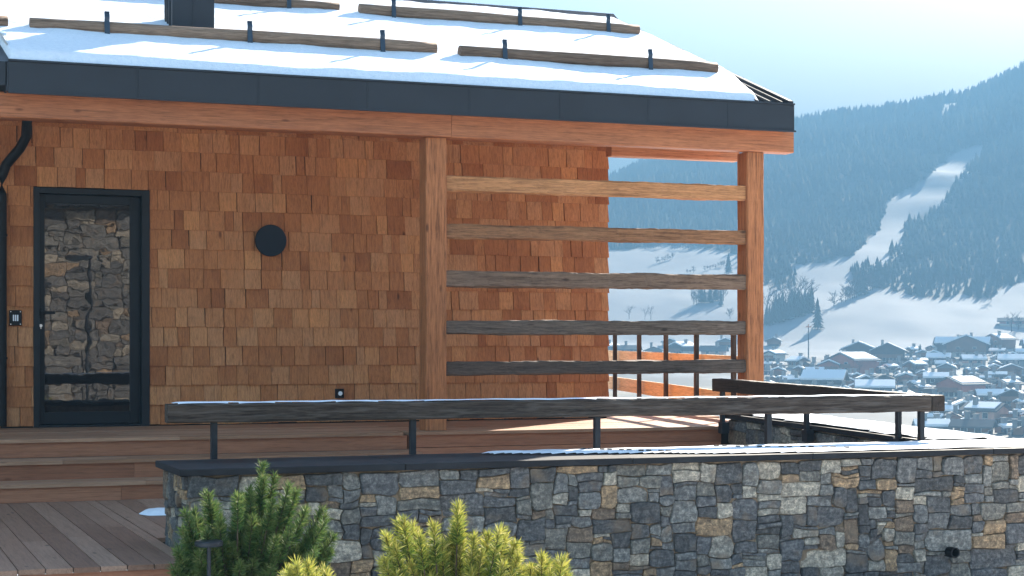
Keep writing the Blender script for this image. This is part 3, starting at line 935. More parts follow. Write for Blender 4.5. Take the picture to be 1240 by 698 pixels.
# snow remnant on the lower deck
mb = MB()
pts = []
for k in range(22):
    a = 2 * math.pi * k / 22
    r = 1 + 0.25 * vn(math.cos(a), math.sin(a), 2.0)
    pts.append((2.12 + 0.20 * r * math.cos(a), 12.35 + 0.2 * r * math.sin(a), ZD + 0.003))
mb.add(pts + [(p[0] * 0.75 + 2.12 * 0.25, p[1] * 0.75 + 12.35 * 0.25, ZD + 0.028) for p in pts] + [(2.12, 12.35, ZD + 0.032)],
       [(k, (k + 1) % 22, 22 + (k + 1) % 22, 22 + k) for k in range(22)] + [(22 + k, 22 + (k + 1) % 22, 44) for k in range(22)])
o = mb.build('snow_patch', M['snow'], smooth=True); o['kind'] = 'stuff'; tag(o, 'thin snow remnant on the lower deck boards', 'snow')

# ------------------------------------------------------------------ rubble stone walls
def pack(wid, hei, cell, seed, big=1.0):
    """fill a wid x hei rectangle with rectangles of rubble proportions"""
    rg = random.Random(seed)
    nx, nz = max(1, round(wid / cell)), max(1, round(hei / cell))
    occ = np.zeros((nx, nz), bool)
    out = []
    for z in range(nz):
        x = 0
        while x < nx:
            if occ[x, z]:
                x += 1; continue
            run = 0
            while x + run < nx and not occ[x + run, z] and run < 16:
                run += 1
            h = rg.choices([1, 2, 3, 4, 5, 6, 7], [0.17, 0.23, 0.24, 0.18, 0.10, 0.05, 0.03])[0]
            w = int(round(h * rg.uniform(1.45, 3.6))) if h > 1 else rg.randint(3, 9)
            w = max(3, min(14, w)); 
            if run <= w + 2:
                w = run
            w = min(w, run); h = min(h, nz - z)
            if nz - z - h == 1: h += 1
            while w > 0 and occ[x:x + w, z:z + h].any():
                h -= 1
            h = max(1, h)
            occ[x:x + w, z:z + h] = True
            out.append((x / nx * wid, z / nz * hei, (x + w) / nx * wid, (z + h) / nz * hei))
            x += w
    return out

def stones(mb, rects, xf, warp=0.026, depth=0.035, seed=0, gap=0.0015):
    """xf(a, b, d) maps wall coordinates (along, up, outward) to world"""
    rg = random.Random(seed)
    def wp(a, b):
        q = noise.noise_vector(Vector((a * 7.3 + seed, b * 8.1, 1.3)))
        q2 = noise.noise_vector(Vector((a * 19 + seed, b * 19, 6.3)))
        return a + (q.x + 0.5 * q2.x) * warp, b + (q.y + 0.5 * q2.y) * warp * 0.8
    for (a0, b0, a1, b1) in rects:
        ca, cb = (a0 + a1) / 2, (b0 + b1) / 2
        ha, hb = (a1 - a0) / 2, (b1 - b0) / 2
        cut = [min(ha, hb) * rg.choice([0.08, 0.12, 0.3, 0.55]) for _ in range(4)]
        pts = []
        for s, (sa, sb) in enumerate(((1, 1), (-1, 1), (-1, -1), (1, -1))):
            c = cut[s]
            p = (sa * ha, sb * (hb - c)); q = (sa * (ha - c), sb * hb)
            m = (sa * (ha - c * 0.3), sb * (hb - c * 0.3))
            pts += [p, m, q] if s in (0, 2) else [q, m, p]
        out = []
        for i in range(len(pts)):
            p, q = pts[i], pts[(i + 1) % len(pts)]
            out.append(p)
            if math.hypot(p[0] - q[0], p[1] - q[1]) > 0.05:
                out.append(((p[0] + q[0]) / 2, (p[1] + q[1]) / 2))
        n = len(out)
        tilt_a, tilt_b = rg.uniform(-0.10, 0.10), rg.uniform(-0.12, 0.12)
        dd = depth * rg.uniform(0.55, 1.2)
        vs = []
        g = gap * rg.uniform(0.5, 1.4)
        for (sc, d) in ((1.0, -0.02), (1.0, dd * 0.62), (0.94, dd * 0.95), (0.62, dd), (0.28, dd * 1.02)):
            for (pa, pb) in out:
                ka = max(0.2, 1 - g / ha) * sc; kb = max(0.2, 1 - g / hb) * sc
                la, lb = pa * ka, pb * kb
                wa, wb = wp(ca + pa * (1 if sc > .9 else sc), cb + pb * (1 if sc > .9 else sc))
                wa += la - pa * (1 if sc > .9 else sc); wb += lb - pb * (1 if sc > .9 else sc)
                q = noise.noise(Vector((wa * 16, wb * 16, seed + ca * 3)))
                q2 = noise.noise(Vector((wa * 45, wb * 45, seed + ca * 3)))
                e = d + ((q * 0.010 + q2 * 0.005) * (1 if d > 0 else 0)) * (depth / 0.035) + (la * tilt_a + lb * tilt_b if d > 0 else 0)
                vs.append(xf(wa, wb, e))
        fs = []
        for r_ in range(4):
            for k in range(n):
                fs.append((r_ * n + k, r_ * n + (k + 1) % n, (r_ + 1) * n + (k + 1) % n, (r_ + 1) * n + k))
        fs.append(tuple(4 * n + k for k in range(n)))
        mb.add(vs, fs)

def coping(mb, poly_fn, nseg, th):
    pass

WX0, WX1, WYF, WYB, WZB = 1.845, 8.25, 9.985, 10.72, -1.0
sw = thing('stone_wall', 'long grey rubble stone wall with dark slate coping, behind the pine shrubs', 'wall', (5, 10.3, WZB))
SO = Vector(sw.location)
mb = MB()
mb.box(WX0 + 0.012, WX1, WYF + 0.006, WYB, WZB, -0.004)
o = mb.build('mortar_core', M['mortar'], sw); o.location = -SO
mb = MB()
stones(mb, pack(WX1 - WX0, -WZB - 0.008, 0.0235, 5), lambda a, b, d: (WX0 + a, WYF + 0.012 - d, WZB + b), seed=3)
stones(mb, pack(WYB - WYF - 0.02, -WZB - 0.008, 0.026, 9), lambda a, b, d: (WX0 + 0.02 - d, WYB - a, WZB + b), seed=8)
o = mb.build('rubble_stone', M['stone'], sw); o.location = -SO
# slate coping: slabs butted end to end
mb = MB()
x = WX0 - 0.055
for L in (1.35, 1.5, 1.3, 1.42, 1.0):
    xe = min(x + L, WX1)
    mb.box(x + 0.001, xe - 0.001, 9.935, 10.765, 0.0, 0.04 + rng.uniform(-0.001, 0.001))
    x = xe
    if x >= WX1 - 0.01: break
o = mb.build('coping', M['slate'], sw, bevel=0.006); o.location = -SO
# drain pipe stub through the wall
dp = thing('drain_pipe', 'short black drain pipe end poking out of the rubble wall', 'pipe', (7.014, WYF - 0.045, -0.654))
mb = MB()
n_ = 20
vs = []; fs = []
for (r, y) in ((0.036, 0.05), (0.036, -0.055), (0.027, -0.057), (0.027, 0.04)):
    for k in range(n_):
        a = 2 * math.pi * k / n_
        vs.append((r * math.cos(a), y, r * math.sin(a)))
for i in range(3):
    for k in range(n_):
        fs.append((i * n_ + k, (i + 1) * n_ + k, (i + 1) * n_ + (k + 1) % n_, i * n_ + (k + 1) % n_))
fs.append(tuple(3 * n_ + k for k in range(n_)))
mb.add(vs, fs)
mb.build('pipe_end', M['black'], dp)

# rear return wall, rising gently away from the front wall
RA, RB = Vector((7.50, 10.80, 0)), Vector((7.60, 14.22, 0))
rd = (RB - RA).normalized(); rn = Vector((rd.y, -rd.x, 0))     # rn points right, away from the terrace
def rwz(s):                                                    # top of masonry along the wall
    return -0.004 + 0.075 * s / (RB - RA).length
RL = (RB - RA).length
rw = thing('return_wall', 'short stone return wall with pale coping beside the terrace end', 'wall', tuple(RA))
mb = MB()
c = [RA + rn * 0.03, RB + rn * 0.03, RB + rn * 0.62, RA + rn * 0.62]
vs = [(p.x, p.y, -1.0) for p in c] + [(c[0].x, c[0].y, rwz(0)), (c[1].x, c[1].y, rwz(RL)), (c[2].x, c[2].y, rwz(RL)), (c[3].x, c[3].y, rwz(0))]
mb.add(vs, [(0, 3, 2, 1), (4, 5, 6, 7), (0, 1, 5, 4), (1, 2, 6, 5), (2, 3, 7, 6), (3, 0, 4, 7)])
mb.build('mortar_core', M['mortar'], rw).location = -RA
mb = MB()
def rxf(a, b, d):
    p = RB - rd * a + rn * (0.03 - d)
    return (p.x, p.y, -1.0 + b * (1 + rwz(RL - a)))
stones(mb, pack(RL, 0.99, 0.03, 21), rxf, seed=15)
mb.build('rubble_stone', M['stone'], rw).location = -RA
mb = MB()
s = 0.0
while s < RL - 0.01:
    e = min(RL, s + 1.25)
    a, b_ = RA + rd * (s + 0.001), RA + rd * (e - 0.001)
    q = [a - rn * 0.03, b_ - rn * 0.03, b_ + rn * 0.66, a + rn * 0.66]
    z = [rwz(s) + 0.003, rwz(e) + 0.003, rwz(e) + 0.003, rwz(s) + 0.003]
    mb.add([(p.x, p.y, zz) for p, zz in zip(q, z)] + [(p.x, p.y, zz + 0.042) for p, zz in zip(q, z)],
           [(0, 3, 2, 1), (4, 5, 6, 7), (0, 1, 5, 4), (1, 2, 6, 5), (2, 3, 7, 6), (3, 0, 4, 7)])
    s = e
mb.build('coping', M['slate'], rw).location = -RA

def snow_sheet(name, label, outline, zfun, th, step=0.05, seed=0):
    '''thin snow lying inside a closed outline (x, y), edges tapering to nothing'''
    xs = [p[0] for p in outline]; ys = [p[1] for p in outline]
    def dist(x, y):
        d = 9
        for i in range(len(outline)):
            (x1, y1), (x2, y2) = outline[i], outline[(i + 1) % len(outline)]
            L = (x2 - x1) ** 2 + (y2 - y1) ** 2
            q = max(0, min(1, ((x - x1) * (x2 - x1) + (y - y1) * (y2 - y1)) / L))
            d = min(d, math.hypot(x - x1 - q * (x2 - x1), y - y1 - q * (y2 - y1)))
        return d if inside(outline, x, y) else -d
    nx = int((max(xs) - min(xs)) / step) + 2; ny = int((max(ys) - min(ys)) / step) + 2
    vs, idx, fs = [], {}, []
    for i in range(nx):
        for j in range(ny):
            x, y = min(xs) + i * step, min(ys) + j * step
            d = dist(x, y) + 0.03 * vn(x + seed, y, 4)
            if d > -0.001:
                idx[i, j] = len(vs)
                q = min(1, max(0, d) / 0.05)
                vs.append((x, y, zfun(x, y) + 0.002 + th * math.sqrt(q) * (1 + 0.35 * vn(x + seed, y, 7))))
    for (i, j) in list(idx):
        k = [(i, j), (i + 1, j), (i + 1, j + 1), (i, j + 1)]
        if all(q in idx for q in k):
            fs.append(tuple(idx[q] for q in k))
    mb = MB(); mb.add(vs, fs)
    o = mb.build(name, M['snow'], smooth=True); o['kind'] = 'stuff'
    return tag(o, label, 'snow')
snow_sheet('snow', 'thin trodden snow on the sunny stretch of wall coping', [(3.85, 10.60), (4.25, 10.42), (4.75, 10.28), (5.3, 10.08), (5.9, 9.97), (8.22, 9.96), (8.22, 10.755), (3.95, 10.755)], lambda x, y: 0.041, 0.012, 0.022)
q4 = [RA + rn * 0.0 + rd * 0.02, RB - rn * 0.0 - rd * 0.05, RB + rn * 0.63 - rd * 0.05, RA + rn * 0.63 + rd * 0.02]
snow_sheet('snow', 'smooth snow on the return wall coping behind the rail corner', [(p.x, p.y) for p in q4], lambda x, y: rwz((Vector((x, y, 0)) - RA).dot(rd)) + 0.047, 0.02, 0.03, 4)
for (xa, ya, xb, yb, n) in ((4.62, 10.70, 5.05, 10.25, 10), (5.60, 10.66, 6.35, 10.2, 13)):
    for i in range(n):
        q = i / (n - 1)
        mb = MB(); x = xa + (xb - xa) * q; y = ya + (yb - ya) * q + (0.018 if i % 2 else -0.018)
        ring = [(x + 0.017 * math.cos(k * 0.785), y + 0.022 * math.sin(k * 0.785), 0.0615) for k in range(8)]
        mb.add(ring + [(a, b, 0.050) for a, b, c in ring], [tuple(range(8))] + [(k, 8 + k, 8 + (k + 1) % 8, (k + 1) % 8) for k in range(8)])
        o = mb.build('paw_print', M['slate'])
        tag(o, 'dark paw print in a dotted line across the snowy coping', 'paw print', 'paw prints in the coping snow')

# ------------------------------------------------------------------ rails
fr = thing('timber_rail', 'thick weathered grey timber rail on thin steel posts along the wall coping', 'rail', (4.6, 10.8, 0.04))
FO = Vector(fr.location)
for x in (2.16, 3.46, 4.77, 6.09, 7.36):
    mb = MB(); mb.box(x - 0.019, x + 0.019, 10.775, 10.815, -0.30, 0.285)
    mb.box(x - 0.03, x + 0.03, 10.767, 10.775, -0.30, 0.03)
    mb.build('post', M['steel'], fr).location = -FO
beam('beam', (1.865, 10.80, 0.327), (7.415, 10.80, 0.322), 0.115, 0.117, M['railwood'], fr, wob=0.005, ch=0.009)

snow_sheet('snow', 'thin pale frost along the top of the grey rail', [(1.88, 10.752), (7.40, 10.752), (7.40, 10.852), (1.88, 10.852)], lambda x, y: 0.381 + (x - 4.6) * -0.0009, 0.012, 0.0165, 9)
A2, B2 = Vector((7.475, 10.74, 0.322)), Vector((7.50, 14.24, 0.385))
d2 = (B2 - A2).normalized()
rr = thing('timber_rail', 'dark brown timber rail running back from the corner along the return wall', 'rail', (7.48, 12, 0))
beam('beam', A2, B2, 0.105, 0.117, M['raildark'], rr, wob=0.004, ch=0.008)
for s in (0.50, 1.86, 3.36):
    p = A2 + d2 * s
    mb = MB(); mb.box(p.x - 0.035, p.x - 0.0, p.y - 0.02, p.y + 0.02, -0.06, p.z - 0.04)
    mb.box(p.x - 0.04, p.x + 0.03, p.y - 0.04, p.y + 0.04, -0.055, 0.045)
    mb.build('post', M['steel'], rr).location = -Vector(rr.location)

# balustrade of the side terrace
BA, BB = at(893, 435, 17.1), at(733, 425, 22.9)
bl = thing('balustrade', 'orange larch board balustrade with dark posts on the far side terrace', 'balustrade', (BA.x, BA.y, 0))
def bp_(t, z):
    q = (t - 17.1) / (22.9 - 17.1)
    p = BA.lerp(BB, q)
    return Vector((p.x, p.y, z))
K = 10625.0
for u in (890, 845.5, 809, 777, 748, 722):
    t = K / (u - 270.0)
    p = bp_(t, 0)
    beam('post', (p.x - 0.03, p.y, -0.1), (p.x - 0.03, p.y, 0.875), 0.035, 0.05, M['raildark'], bl, wob=0.001, ch=0.004)
off = Vector((0.045, 0, 0))
beam('board', bp_(16.9, 0.56) + off, bp_(24.0, 0.605) + off, 0.03, 0.155, M['larch_rail'], bl, wob=0.002, ch=0.003)
beam('board', bp_(16.9, 0.185) + off, bp_(24.0, 0.265) + off, 0.03, 0.165, M['larch_rail'], bl, wob=0.002, ch=0.003)
beam('cap_rail', bp_(16.9, 0.89), bp_(24.0, 0.90), 0.10, 0.032, M['slat_grey'], bl, wob=0.001, ch=0.004)

# ------------------------------------------------------------------ neighbour building opposite the door (seen in the glass)
nb = thing('stone_building', 'stone walled neighbour building with dark eave, facing the chalet', 'house', (4, -3, -0.95))
NO = Vector(nb.location)
mb = MB(); mb.box(-3.0, 10.0, -6.0, -3.02, -1.2, 3.5); mb.build('wall_core', M['mortar'], nb).location = -NO
mb = MB()
stones(mb, pack(13.0, 4.4, 0.05, 31), lambda a, b, d: (10.0 - a, -3.02 + d, -0.95 + b), warp=0.04, depth=0.075, seed=25, gap=0.006)
def pale_stone():
    m = M['stone'].copy(); m.name = 'pale_rubble_stone'
    for nd in m.node_tree.nodes:
        if nd.type == 'VALTORGB' and nd.color_ramp.interpolation == 'CONSTANT':
            for e in nd.color_ramp.elements:
                c = e.color; e.color = (0.8 * c[0] + .05, 0.8 * c[1] + .048, 0.8 * c[2] + .048, 1)
    return m
mb.build('rubble_stone', pale_stone(), nb).location = -NO
mb = MB(); mb.box(-3.4, 10.4, -6.4, -2.6, 3.5, 3.75); mb.build('roof', M['metal'], nb).location = -NO
lp = thing('lamp_post', 'slim dark lamp post before the neighbour stone wall', 'lamp', (4.5, -2.2, -0.95))
mb = MB(); mb.tube([(0, 0, 0), (0, 0, 3.35)], 0.035, 10); mb.build('pole', M['steel'], lp)
mb = MB(); mb.box(-0.38, 0.06, -0.06, 0.06, 3.35, 3.46); mb.build('lamp_head', M['steel'], lp, bevel=0.01)

# ------------------------------------------------------------------ path light and pine shrubs
pl = thing('path_light', 'dark flat topped garden path light before the green pine', 'lamp', (1.748, 8.864, -0.95))
mb = MB(); mb.tube([(0, 0, 0), (0, 0, 0.675)], 0.011, 10); mb.build('stem', M['steel'], pl)
mb = MB(); mb.tube([(0, 0, 0.672), (0, 0, 0.678), (0, 0, 0.694), (0, 0, 0.70)], [0.066, 0.072, 0.072, 0.066], 28); mb.build('shade', M['steel'], pl)

def pine(name, label, base, shoots, mat, seed, nl=0.042, nd=150, group=None, nw=0.0016):
    """shoots: list of (tip offset x, y, z) from the base"""
    rg = random.Random(seed)
    root = thing(name, label, 'shrub', base, 0, group)
    wb = MB(); nb_ = MB()
    allsh = []
    for (tx, ty, tz) in shoots:
        allsh.append((tx, ty, tz))
        for _ in range(2 if tz < 0.72 else 1):
            q = rg.uniform(0.6, 0.88)
            allsh.append((tx * q + rg.uniform(-0.06, 0.06), ty * q + rg.uniform(-0.08, 0.04), tz * q + rg.uniform(-0.03, 0.05)))
    for (tx, ty, tz) in allsh:
        tip = Vector((tx, ty, tz))
        st_ = Vector((tx * 0.12, ty * 0.12, tz * 0.12 + 0.05))
        mid = Vector((tx * 0.60, ty * 0.60, tz * 0.44 + 0.02))
        pts = []
        for k in range(8):
            q = k / 7
            pts.append(st_ * (1 - q) ** 2 + mid * 2 * q * (1 - q) + tip * q * q)
        wb.tube(pts, [0.008 * (1 - 0.75 * k / 7) for k in range(8)], 5)
        Ltot = sum((pts[k + 1] - pts[k]).length for k in range(7))
        # needles on the outer part of the shoot
        span = min(0.7, rg.uniform(0.13, 0.21) / max(Ltot, 0.05))
        for _ in range(nd):
            q = 1 - span * rg.random()
            p = st_ * (1 - q) ** 2 + mid * 2 * q * (1 - q) + tip * q * q
            d = ((mid - st_) * 2 * (1 - q) + (tip - mid) * 2 * q).normalized()
            a = d.orthogonal().normalized(); b_ = d.cross(a)
            th = rg.random() * 2 * math.pi
            rad = a * math.cos(th) + b_ * math.sin(th)
            lean = rg.uniform(0.7, 1.25)
            if q > 0.93: lean = rg.uniform(0.15, 1.35)
            nv = (d * math.cos(lean) + rad * math.sin(lean)).normalized()
            L = nl * rg.uniform(0.7, 1.2)
            sd = nv.cross(Vector((rg.uniform(-1, 1), rg.uniform(-1, 1), rg.uniform(-1, 1)))).normalized() * nw
            e = p + nv * L + Vector((0, 0, 0.1 * L * rg.uniform(-1, 1)))
            m_ = p + nv * L * 0.55
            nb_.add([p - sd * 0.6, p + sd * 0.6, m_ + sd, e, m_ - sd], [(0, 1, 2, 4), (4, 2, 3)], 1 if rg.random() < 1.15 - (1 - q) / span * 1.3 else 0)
    wb.build('trunk', M['bark'], root)
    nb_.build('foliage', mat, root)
    return root

rg = random.Random(77)
# green mountain pine before the wall's left end
shoots = []
GB = Vector((1.98, 9.28, -0.85))
def gtip(u, v, dy):
    p = at(u, v, 1.0); q = p - Vector((0, 0, ZC)); y = 9.28 + dy; k = y / q.y
    return tuple(Vector((q.x * k, y, ZC + q.z * k)) - GB)
for (u, v) in [(320, 566), (337, 576), (318, 585), (302, 590), (292, 600), (352, 592), (362, 600), (285, 606), (248, 602), (258, 612), (230, 618), (240, 630), (375, 620), (388, 622), (398, 636), (402, 650), (310, 604), (330, 605),
               (345, 620), (300, 625), (270, 632), (318, 640), (352, 640), (380, 645), (335, 655), (360, 662), (290, 655), (222, 640), (226, 655), (214, 668), (240, 672), (262, 660), (215, 690), (385, 672), (370, 685), (395, 668),
               (310, 670), (330, 685), (285, 685), (345, 700), (300, 700), (260, 695), (235, 700), (380, 700)]:
    for dy in ([rg.uniform(-0.40, 0.0)] if v < 600 else [rg.uniform(-0.42, -0.2), rg.uniform(-0.2, 0.2)]):
        shoots.append(gtip(u + rg.uniform(-6, 6), v + rg.uniform(-5, 5), dy))
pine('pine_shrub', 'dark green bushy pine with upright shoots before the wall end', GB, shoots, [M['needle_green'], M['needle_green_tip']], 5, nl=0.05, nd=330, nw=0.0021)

def gold(name_label, base, tips, seed):
    B = Vector(base); out = []
    for (u, v) in tips:
        for dy in (rg.uniform(-0.22, 0.0), rg.uniform(0, 0.2)):
            p = at(u + rg.uniform(-4, 4), v + rg.uniform(-4, 4), 1.0) - Vector((0, 0, ZC))
            y = B.y + dy; k = y / p.y
            out.append(tuple(Vector((p.x * k, y, ZC + p.z * k)) - B))
    return pine('pine_shrub', name_label, base, out, [M['needle_gold_inner'], M['needle_gold']], seed, nl=0.05, nd=330, nw=0.0021)
gold('golden yellow pine with one tall candle, in the sun before the stone wall', (2.62, 7.6, -0.95),
     [(553, 612), (555, 630), (548, 645), (486, 634), (500, 640), (470, 650), (480, 662), (465, 680), (508, 650), (525, 640), (535, 655), (520, 668), (545, 660), (560, 658), (575, 655), (590, 650), (608, 640), (612, 655), (600, 668),
      (625, 658), (630, 672), (585, 672), (565, 680), (500, 680), (540, 690), (610, 685), (475, 695), (635, 690), (590, 695), (520, 700), (560, 705)], 8)
gold('small low golden pine tuft beside the tall yellow pine', (3.09, 7.75, -0.95),
     [(655, 675), (662, 680), (645, 688), (678, 676), (685, 684), (670, 692), (650, 700), (688, 698)], 9)
gold('low golden pine tips in front of the dark green pine', (1.93, 7.5, -0.95),
     [(350, 690), (362, 686), (375, 688), (392, 692), (384, 698), (345, 698), (402, 700), (365, 702)], 10)

# ------------------------------------------------------------------ the village in the valley
def find_t(u, v, lo=170, hi=1500):
    """distance at which the ground is seen at photo height v along the ray through column u"""
    prev = None
    t = lo
    while t < hi:
        p = at(u, H_PX, t)
        z = ground_z(p.x, p.y)
        vv = H_PX - (z - ZC) * F_PX / t
        if vv <= v:
            return t
        t += 4
    return hi

def flatm(name, col, var=0.15):
    return plain(name, col, rough=0.85, nscale=0.6, var=var, spec=0.15)
WALLS = {
    'dark timber': flatm('dark_timber_wall', (0.075, 0.05, 0.036)),
    'brown timber': flatm('brown_timber_wall', (0.20, 0.095, 0.05)),
    'reddish': flatm('reddish_wall', (0.40, 0.13, 0.075)),
    'pinkish plaster': flatm('pinkish_plaster', (0.58, 0.32, 0.23)),
    'pale plaster': flatm('pale_plaster', (0.58, 0.55, 0.50)),
    'grey': flatm('grey_wall', (0.22, 0.215, 0.21)),
}
M['vroof'] = flatm('village_roofing', (0.10, 0.095, 0.09))
M['vwin'] = plain('village_window', (0.02, 0.025, 0.03), rough=0.2)
M['vframe'] = plain('village_window_frame', (0.5, 0.48, 0.45), rough=0.6)
M['vplinth'] = flatm('village_plinth', (0.48, 0.45, 0.41))

def gable_house(label, loc, rotz, w, d, h, rise, wall, snow=1.0, nwin=4, balcony=True, chim=1, seed=0, group=None, name='village_house'):
    """gable front faces local -Y, ridge along local Y"""
    rg = random.Random(seed)
    root = thing(name, label, 'house', loc, rotz, group)
    mb = MB()
    hs = h * 0.42
    prof = [(-w / 2, hs), (w / 2, hs), (w / 2, h), (0, h + rise), (-w / 2, h)]
    vs = [(x, -d / 2, z) for x, z in prof] + [(x, d / 2, z) for x, z in prof]
    mb.add(vs, [(0, 1, 2, 3, 4), (9, 8, 7, 6, 5), (1, 6, 7, 2), (5, 0, 4, 9), (0, 5, 6, 1)])
    mb.build('wall', WALLS[wall], root)
    mb = MB(); mb.box(-w / 2 + 0.08, w / 2 - 0.08, -d / 2 + 0.08, d / 2 - 0.08, -3.0, hs - 0.003)
    mb.build('plinth', M['vplinth'] if rg.random() < 0.5 else WALLS[wall], root)
    ov, oe = 0.14 * w * 0.9, 0.9
    k = rise / (w / 2)
    def slab(zo, th, inset, name, mat, par):
        mb = MB()
        for s in (-1, 1):
            x1 = s * (w / 2 + ov - inset)
            z1 = h - k * (ov - inset)
            ya, yb = -d / 2 - oe + inset, d / 2 + oe - inset
            zt = h + rise
            q = [(0, ya, zt + zo), (x1, ya, z1 + zo), (x1, yb, z1 + zo), (0, yb, zt + zo), (0, ya, zt + zo + th), (x1, ya, z1 + zo + th), (x1, yb, z1 + zo + th), (0, yb, zt + zo + th)]
            f = [(0, 3, 2, 1), (4, 5, 6, 7), (0, 1, 5, 4), (1, 2, 6, 5), (2, 3, 7, 6)]
            if s < 0: f = [tuple(reversed(x)) for x in f]
            mb.add(q, f)
        return mb.build(name, mat, par)
    if snow == 1.0 and group and w < 13:
        snow = rg.choice([0.0, 0.35, 0.5, 0.8, 1.0, 1.0])
    rf = slab(0.01, 0.28, 0, 'roof', M['vroof'], root)
    if snow > 0:
        slab(0.292, 0.42 * snow, 0.15 + 1.1 * max(0, 1.0 - snow), 'roof_snow', M['vsnow'], root)
    for c in range(chim):
        cx = rg.choice([-1, 1]) * w * rg.uniform(0.1, 0.25); cy = rg.uniform(-0.3, 0.3) * d
        zc_ = h + rise - abs(cx) * k
        mb = MB(); mb.box(cx - 0.4, cx + 0.4, cy - 0.4, cy + 0.4, zc_ - 0.2, zc_ + 1.7); mb.box(cx - 0.5, cx + 0.5, cy - 0.5, cy + 0.5, zc_ + 1.7, zc_ + 1.9)
        mb.build('chimney', WALLS['grey'], rf)
    # windows on the gable front and the left flank
    if nwin:
        rows = 2 if h > 3.6 else 1
        per = max(2, nwin // rows)
        for r_ in range(rows):
            for i in range(per):
                x = (i + 0.5) / per * w * 0.84 - w * 0.42
                z = h * (0.25 + 0.42 * r_)
                yf = -d / 2
                mb = MB(); mb.box(x - 0.62, x + 0.62, yf - 0.06, yf + 0.02 if r_ else yf + 0.1, z - 0.65, z + 0.65)
                f_ = mb.build('window', M['vframe'], root)
                mb = MB(); mb.box(x - 0.5, x + 0.5, yf - 0.075, yf - 0.062, z - 0.53, z + 0.53)
                mb.build('pane', M['vwin'], f_)
        for i in range(2):
            y = (i - 0.5) * d * 0.42; z = h * 0.67
            mb = MB(); mb.box(-w / 2 - 0.06, -w / 2 + 0.02, y - 0.6, y + 0.6, z - 0.6, z + 0.6)
            f_ = mb.build('window', M['vframe'], root)
            mb = MB(); mb.box(-w / 2 - 0.075, -w / 2 - 0.062, y - 0.48, y + 0.48, z - 0.48, z + 0.48)
            mb.build('pane', M['vwin'], f_)
    if balcony:
        mb = MB(); z = h * 0.46
        mb.box(-w * 0.46, w * 0.46, -d / 2 - 1.1, -d / 2 + 0.05, z - 0.12, z)
        mb.box(-w * 0.46, w * 0.46, -d / 2 - 1.16, -d / 2 - 1.1, z - 0.2, z + 0.9)
        mb.build('balcony', WALLS['brown timber'], root)
    return root

